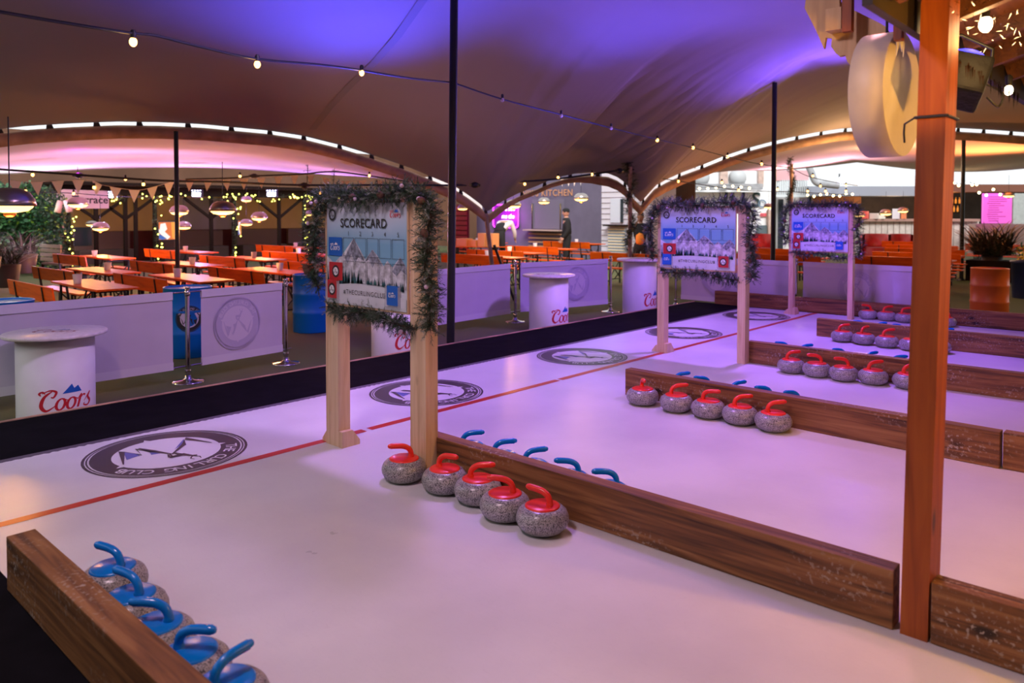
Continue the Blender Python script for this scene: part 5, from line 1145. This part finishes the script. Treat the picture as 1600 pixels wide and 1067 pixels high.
# ------------------------------------------------------------------ people
def skinned(name, verts, edges, radii, m, parent, sub=1, root=0):
    me = bpy.data.meshes.new(name); me.from_pydata([tuple(v) for v in verts], edges, []); me.materials.append(m)
    o = bpy.data.objects.new(name, me); COL.objects.link(o); o.parent = parent
    sk = o.modifiers.new('skin', 'SKIN'); ss = o.modifiers.new('sub', 'SUBSURF'); ss.levels = sub; ss.render_levels = sub
    for i, r_ in enumerate(radii):
        d = me.skin_vertices[0].data[i]; d.radius = r_ if isinstance(r_, tuple) else (r_, r_); d.use_root = (i == root)
    for p_ in me.polygons: p_.use_smooth = True
    sk.use_smooth_shade = True
    return o
def person(loc, rz, label, J, cl, sk_m, head_tilt=0, hat=None):
    t = thing('person', label, 'person', loc, rz)
    # joints: pelvis chest neck head ; arms: shoulder elbow wrist hand ; legs: hip knee ankle toe
    names = ['pelvis', 'waist', 'chest', 'neck', 'head0', 'shL', 'elL', 'wrL', 'haL', 'shR', 'elR', 'wrR', 'haR', 'hipL', 'knL', 'anL', 'toL', 'hipR', 'knR', 'anR', 'toR']
    V = [J[n] for n in names]; ix = {n: i for i, n in enumerate(names)}
    ed = [('pelvis', 'waist'), ('waist', 'chest'), ('chest', 'neck'), ('neck', 'head0'), ('chest', 'shL'), ('shL', 'elL'), ('elL', 'wrL'), ('wrL', 'haL'), ('chest', 'shR'), ('shR', 'elR'), ('elR', 'wrR'), ('wrR', 'haR'),
          ('pelvis', 'hipL'), ('hipL', 'knL'), ('knL', 'anL'), ('anL', 'toL'), ('pelvis', 'hipR'), ('hipR', 'knR'), ('knR', 'anR'), ('anR', 'toR')]
    rad = {'pelvis': (.13, .10), 'waist': (.12, .09), 'chest': (.14, .10), 'neck': .05, 'head0': .055}
    for s in 'LR': rad.update({'sh'+s: .06, 'el'+s: .043, 'wr'+s: .03, 'ha'+s: .03, 'hip'+s: .085, 'kn'+s: .06, 'an'+s: .04, 'to'+s: .035})
    body = skinned('body', V, [(ix[a], ix[b]) for a, b in ed], [rad[n] for n in names], sk_m, t)
    # head as its own shaped form joined to the neck, with nose, ears, eyes
    hd = Vector(J['head']); mb = MB(); up_ = (hd-Vector(J['neck'])).normalized(); rot = up_.to_track_quat('Z', 'Y').to_matrix().to_4x4()
    mxh = Matrix.Translation(hd) @ rot
    mb.lathe([(.001, -.125), (.045, -.115), (.066, -.07), (.076, -.01), (.080, .04), (.070, .085), (.04, .112), (.001, .12)], 16, 0, mxh)
    fd = Vector(J['face']); fl = (mxh.to_3x3().inverted() @ fd); fl.z = 0; fl.normalize(); sd = Vector((-fl.y, fl.x, 0))
    mb.ball(fl*.082+Vector((0, 0, -.02)), .014, 0, 6, mxh, 1.6)
    for s in (-1, 1): mb.ball(sd*.078*s+Vector((0, 0, -.005)), .018, 0, 6, mxh, 1.5); mb.ball(sd*.028*s+fl*.073+Vector((0, 0, .015)), .009, 1, 6, mxh)
    mb.ball(fl*.072+Vector((0, 0, -.06)), .012, 1, 6, mxh, .4); mb.build('head', [sk_m, M['black_print']], body)
    mb = MB(); mb.lathe([(.083, .0 if hat else .02), (.087, .05), (.078, .095), (.045, .125), (.001, .133)], 16, 0, mxh @ Matrix.Translation(-fl*.008)); mb.build('beanie' if hat else 'hair', hat or M['black_print'], t)
    for h_ in ('L', 'R'):
        p_ = Vector(J['ha'+h_]); w_ = Vector(J['wr'+h_]); d = (p_-w_).normalized(); s_ = d.orthogonal().normalized(); vv = [p_]; ee = []; rr = [.022]
        for k in range(4): b0 = len(vv); vv += [p_+s_*(.011*(k-1.5)*1.6)+d*.03, p_+s_*(.012*(k-1.5)*1.7)+d*(.085-.01*abs(k-1.5))]; ee += [(0, b0), (b0, b0+1)]; rr += [.009, .007]
        b0 = len(vv); vv += [p_+s_*.045, p_+s_*.06+d*.035]; ee += [(0, b0), (b0, b0+1)]; rr += [.01, .008]
        skinned('hand', vv, ee, rr, sk_m, body)
    def cloth(nm, chain, rr, m): skinned(nm, [J[c] if isinstance(c, str) else c for c in chain[0]], chain[1], rr, m, t)
    cloth('trousers', (['pelvis', 'hipL', 'knL', 'anL', 'hipR', 'knR', 'anR', 'waist'], [(0, 1), (1, 2), (2, 3), (0, 4), (4, 5), (5, 6), (0, 7)]), [(.155, .125), .105, .08, .065, .105, .08, .065, (.14, .11)], cl['trousers'])
    cloth(cl.get('top_name', 'jumper'), (['chest', 'waist', 'pelvis', 'neck', 'shL', 'elL', 'wrL', 'shR', 'elR', 'wrR'], [(0, 1), (1, 2), (0, 3), (0, 4), (4, 5), (5, 6), (0, 7), (7, 8), (8, 9)]), [(.185, .135), (.165, .125), (.17, .13), .065, .085, .062, .045, .085, .062, .045], cl['top'])
    if 'vest' in cl: cloth(cl['vest_name'], (['chest', 'waist', 'pelvis'], [(0, 1), (1, 2)]), [(.20, .150), (.18, .14), (.185, .145)], cl['vest'])
    for h_ in 'LR':
        a, b = Vector(J['an'+h_]), Vector(J['to'+h_]); mb = MB(); mb.tube([a+Vector((0, 0, -.02)), (a+b)/2, b+(b-a)*.3], [.055, .05, .035], 8); mb.build('shoe', M['black_print'], t)
    return t
def stand(s=1.0, arm=0, lean=0.0):
    J = dict(pelvis=(0, 0, .95), waist=(lean*.3, 0, 1.1), chest=(lean*.6, 0, 1.33), neck=(lean*.9, 0, 1.52), head0=(lean, 0, 1.60), head=(lean+.01, 0, 1.67), face=Vector((1, 0, 0)),
             shL=(lean*.7, .19, 1.42), elL=(lean*.6-.02, .25, 1.14), wrL=(lean*.6+.10, .24, .90), haL=(lean*.6+.13, .24, .83), shR=(lean*.7, -.19, 1.42), elR=(lean*.6-.02, -.25, 1.14), wrR=(lean*.6+.1, -.24, .9), haR=(lean*.6+.13, -.24, .83),
             hipL=(0, .10, .90), knL=(.02, .11, .50), anL=(0, .11, .09), toL=(.13, .13, .04), hipR=(0, -.10, .90), knR=(.02, -.11, .50), anR=(0, -.11, .09), toR=(.13, -.13, .04))
    return J
a = D(886, 360, 25.0); t = person((a.x, a.y, ZG), R(132), 'person in black clothes and black beanie walking past the kitchen hatch', stand(1, 0, .02), dict(trousers=M['black_cloth'], top=M['black_cloth']), M['skin'], 0, M['black_cloth']); t.scale = (1.4, 1.3, 1.1)
J = stand(); J['elR'] = (.12, -.30, 1.25); J['wrR'] = (.14, -.10, 1.48); J['haR'] = (.12, -.05, 1.56)
a = D(1001, 360, 19.5); t = person((a.x, a.y, ZG), R(200), 'person in orange padded vest and black sleeves behind the garland pole', J, dict(trousers=M['black_cloth'], top=M['black_cloth'], vest=M['orange_cloth'], vest_name='orange_vest'), M['skin_dark']); t.scale = (1.03,)*3
J = stand(); J.update(waist=(.08, 0, 1.10), chest=(.30, 0, 1.22), neck=(.47, 0, 1.27), head0=(.53, 0, 1.27), head=(.60, 0, 1.25), face=Vector((.3, 0, -1)), shL=(.38, .18, 1.24), elL=(.46, .22, 1.0), wrL=(.52, .18, .80), haL=(.54, .17, .74), shR=(.38, -.18, 1.24), elR=(.46, -.24, 1.0), wrR=(.56, -.2, .82), haR=(.6, -.19, .77))
a = D(779, 360, 24.0); t = person((a.x, a.y, ZG), R(15), 'person in white shirt and dark waistcoat bending over a table below the neon sign', J, dict(trousers=M['black_cloth'], top=M['white_cloth'], top_name='shirt', vest=M['black_cloth'], vest_name='waistcoat'), M['skin']); t.scale = (1.2,)*3
for k, (px, py, w_, h_, d) in enumerate(((726, 372, .46, .24, 24.3), (740, 374, .5, .2, 24.1), (757, 369, .3, .42, 23.8), (770, 371, .26, .42, 23.6))):
    p = D(px, py, d); mb = MB(); mb.box((0, 0, h_/2), (.3, w_, h_), 0, ID, .006); tag(mb.build('cardboard_box', mat(f'orange lit carton {k}', (.75, .30, .10), .6), None, (p.x, p.y, .765+ZG+0.0)), ('flat tan carton nearest the red slatted wall', 'long pinkish carton beside the leaning strut', 'upright tan carton left of the bending person', 'upright tan carton under the bending person')[k], 'box')
t = thing('side_table', 'small orange table carrying the cartons below the bending person', 'table', tuple(Vector((D(748, 372, 23.95).x, D(748, 372, 23.95).y, ZG))), R(-48)); mb = MB(); mb.box((0, 0, .755), (1.7, .6, .02), 0, ID, .004); mb.build('table_top', M['orange_wood'], t)
for sx_ in (-1, 1):
    for sy in (-1, 1): mb = MB(); mb.box((sx_*.66, sy*.24, .37), (.04, .04, .745)); mb.build('leg', M['black_metal'], t)

# ------------------------------------------------------------------ big wooden post, hanging sign, cabin roof
t = thing('wooden_post', 'tall orange-brown square timber post in the right foreground', 'post', (3.262, .808, 0))
mb = MB(); w_, d_ = .099, .165; vs = []
for z, dy, dx in ((0, 0, 0), (3.4, -.055, 0)): vs += [(dx, -w_/2+dy, z), (dx+d_, -w_/2+dy, z), (dx+d_, w_/2+dy, z), (dx, w_/2+dy, z)]
mb.add(vs, [(0, 3, 2, 1), (4, 5, 6, 7), (0, 1, 5, 4), (1, 2, 6, 5), (2, 3, 7, 6), (3, 0, 4, 7)]); mb.build('timber', M['postwood'], t)
q = onX(1442, 183, 3.262); mb = MB(); zz = q.z; yo = -.055*zz/3.4
for a, b in (((-.006, -w_/2-.006), (-.006, w_/2+.006)), ((-.006, w_/2+.006), (d_+.006, w_/2+.006)), ((-.006, -w_/2-.006), (d_+.006, -w_/2-.006)), ((d_+.006, -w_/2-.006), (d_+.006, w_/2+.006))): mb.tube([(a[0], a[1]+yo, zz), (b[0], b[1]+yo, zz)], .006, 6)
mb.tube([(-.006, w_/2+yo+.006, zz), (.02, w_/2+yo+.05, zz-.02), (.05, w_/2+yo+.06, zz-.05), (.06, w_/2+yo+.06, zz-.09)], .004, 6)
mb.build('cable_tie', M['cable'], t)
# round light-box sign: face towards -Y
dc = 3.55; cc = D(1411, 147, dc); rs = 97/1188*dc; th = .15
t = thing('round_sign', 'round hanging drum-shaped sign box with pale rim left of the wooden post', 'sign', tuple(cc), R(-1))
mxs = Matrix.Rotation(R(90), 4, 'X')    # axis along Y
mb = MB(); mb.lathe([(rs-.004, 0), (rs, .003), (rs, th-.003), (rs-.004, th)], 64, 0, Matrix.Translation((0, th, 0)) @ mxs); mb.build('rim', mat('pale cream sign rim', (.62, .56, .50), .45, var=.06, vscale=8), t)
mb = MB(); mb.lathe([(.001, 0), (rs-.006, 0)], 64, 0, Matrix.Translation((0, .002, 0)) @ mxs); mb.lathe([(.001, 0), (rs-.006, 0)], 64, 0, Matrix.Translation((0, th-.002, 0)) @ mxs); mb.build('sign_face', mat('cream sign face', (.72, .58, .36), .5), t)
mb = MB(); mb.tube([(0, th/2, rs-.01), (0, th/2, rs+.5)], .006, 6); mb.build('hanger', M['black_metal'], t)
# plywood bird cut-out
Xb = 3.95
def pb_(x, y): q = onX(1200+x/4, y/4, Xb); return (q.y, q.z)
outl = [(255, -120), (228, 50), (300, 190), (350, 305), (362, 235), (400, 240), (393, 290), (420, 330), (450, 355), (480, 343), (495, 385), (522, 415), (560, 390), (580, 300), (640, 250), (700, 240), (752, 205), (740, 170), (700, 145), (530, 60), (420, -10), (380, -120)]
py_ = [pb_(*p) for p in outl]; oy, oz = py_[0]
t = thing('plywood_cutout', 'plywood wing-shaped cut-out hung above the round sign', 'cut-out sign', (Xb, oy, oz))
mb = MB(); mb.prism([(a-oy, b-oz) for a, b in py_], lambda a, b, d: (d, a, b), .022); mb.build('panel', M['ply'], t)
a, b = pb_(400, 80), pb_(495, 200); mb = MB(); mb.box((-.045, (a[0]+b[0])/2-oy, (a[1]+b[1])/2-oz), (.09, abs(a[0]-b[0]), abs(a[1]-b[1]))); mb.build('mounting_block', M['ply'], t)
a, b = pb_(415, -150), pb_(455, 90); mb = MB(); mb.box((-.01, (a[0]+b[0])/2-oy, (a[1]+b[1])/2-oz), (.02, abs(a[0]-b[0]), abs(a[1]-b[1]))); mb.build('batten', M['ply'], t)
for k, (x0, x1, y1, Xq) in enumerate(((475, 528, 195, 3.85), (798, 842, 250, 3.5))):
    a = onX(1200+x0/4, -60, Xq); b = onX(1200+x1/4, y1/4, Xq); mb = MB(); mb.box((Xq, (a.y+b.y)/2, (a.z+b.z)/2), (.04, a.y-b.y, a.z-b.z)); tag(mb.build('hanging_batten', M['postwood']), ('brown hanging batten in front of the plywood cut-out', 'brown hanging batten between round sign and wooden post')[k], 'batten')
# cabin roof: its eave runs along the lanes just behind the post, the boards rise towards the deck
e0 = onX(1449, 57, 3.46); YE, ZE = e0.y, e0.z; SL = .30
cab = thing('cabin_roof', 'dark timber cabin roof with rafters in the upper right corner', 'roof', (4.6, YE, ZE))
def zr(y): return (YE-y)*SL
mb = MB(); vs = []
for x_ in (-1.75, 5.4):
    for y_ in (.04, -3.2): vs += [(x_, y_, .13-y_*SL), (x_, y_, .16-y_*SL)]
mb.add(vs, [(0, 2, 3, 1), (4, 5, 7, 6), (0, 4, 6, 2), (1, 3, 7, 5), (0, 1, 5, 4), (2, 6, 7, 3)]); mb.build('roof_boards', M['cabin'], cab)
mb = MB(); mb.box((1.8, .03, .065), (7.2, .035, .13)); mb.build('eave_board', mat('near black eave board', (.02, .012, .008), .6), cab)
mb = MB(); mb.box((1.8, -.55, .16), (7.2, .09, .12)); mb.build('purlin', M['cabin'], cab)
for k in range(13):
    x_ = -1.6+.55*k; mb = MB(); mb.bar((x_, .0, .085), (x_, -3.1, .085+3.1*SL), .05, .09); mb.build('rafter', M['cabin'], cab)
def under(x, y, k=.97):       # point just below the roof boards on that sight line
    d = ray(x, y); t_ = (ZE+.04+SL*YE-CH)/(d.z+SL*d.y); return CP+d*t_*k
# stage lamp under the roof
p = D(1500, 126, 3.35); t = thing('stage_lamp', 'black stage lamp hanging under the cabin roof beside the post', 'stage light', tuple(p), R(25))
mb = MB(); mxl = Matrix.Rotation(R(28), 4, 'Y') @ Matrix.Rotation(R(20), 4, 'X'); mb.box((0, 0, 0), (.16, .20, .20), 0, mxl, .015); mb.build('housing', mat('black lamp housing', (.008, .008, .009), .6, bump=.3, vscale=30, spec=.2), t)
mb = MB(); mb.tube([(.0, .115, 0), (0, .125, .13), (0, 0, .2), (0, -.125, .13), (0, -.115, 0)], .008, 6); mb.build('yoke', M['black_metal'], t)
mb = MB(); mb.tube(cr([(0, -.1, -.02), (.02, -.17, -.06), (.0, -.15, -.12), (-.02, -.10, -.08)], 5), .005, 6); mb.build('power_lead', M['cable'], t)
mb = MB(); mb.lathe([(.001, 0), (.075, 0), (.08, .012)], 20, 0, mxl @ Matrix.Translation((0, 0, .102))); mb.build('lens', emat('blue lens', (.05, .05, 1), 3), t)
# cabin bulbs and tinsel
for k, (x, y, d, l_) in enumerate(((1540, 38, 3.3, 'bare warm bulb glowing under the cabin roof'), (1576, 141, 4.3, 'small warm bulb at the cabin barge board'))):
    p = under(x, y) if k == 0 else D(x, y, 3.5); light('bulb_glow', 'POINT', tuple(p+Vector((0, 0, -.06))), (1, .55, .18), 3.5 if k == 0 else 1, None, .04); t = thing('bare_bulb', l_, 'bulb', tuple(p)); mb = MB(); mb.ball((0, 0, 0), .026 if k == 0 else .018, 0, 12, sz=1.3); mb.build('glass', emat('hot bulb', (1, .72, .35), 40), t)
    mb = MB(); mb.lathe([(.014, .02), (.016, .06), (.008, .07)], 10); mb.build('socket', M['cable'], t)
r = random.Random(77); mb = MB()
for k in range(260):
    u = r.random(); p = under(1485+115*u+r.uniform(-8, 8), -5+70*u+r.gauss(0, 22))*1.0; d = Vector((r.gauss(0, 1), r.gauss(0, 1), r.gauss(0, 1))).normalized()*r.uniform(.006, .018)
    e = d.orthogonal().normalized()*.0011; mb.add([p-d, p+e, p+d, p-e], [(0, 1, 2, 3)], 1 if r.random() < .14 else 0)
for k in range(70):
    u = r.random(); p = onX(1482+118*u, 82+70*u+r.uniform(-4, 6), 3.58); mb.add([p, p+Vector((0, .004, 0)), p+Vector((0, .002, -r.uniform(.02, .07)))], [(0, 1, 2)], 0)
tag(mb.build('tinsel', [mat('dark silver tinsel', (.10, .08, .07), .2, .8), M['fairy']]), 'glinting tinsel with tiny warm lights under the cabin roof', 'tinsel', kind='stuff')
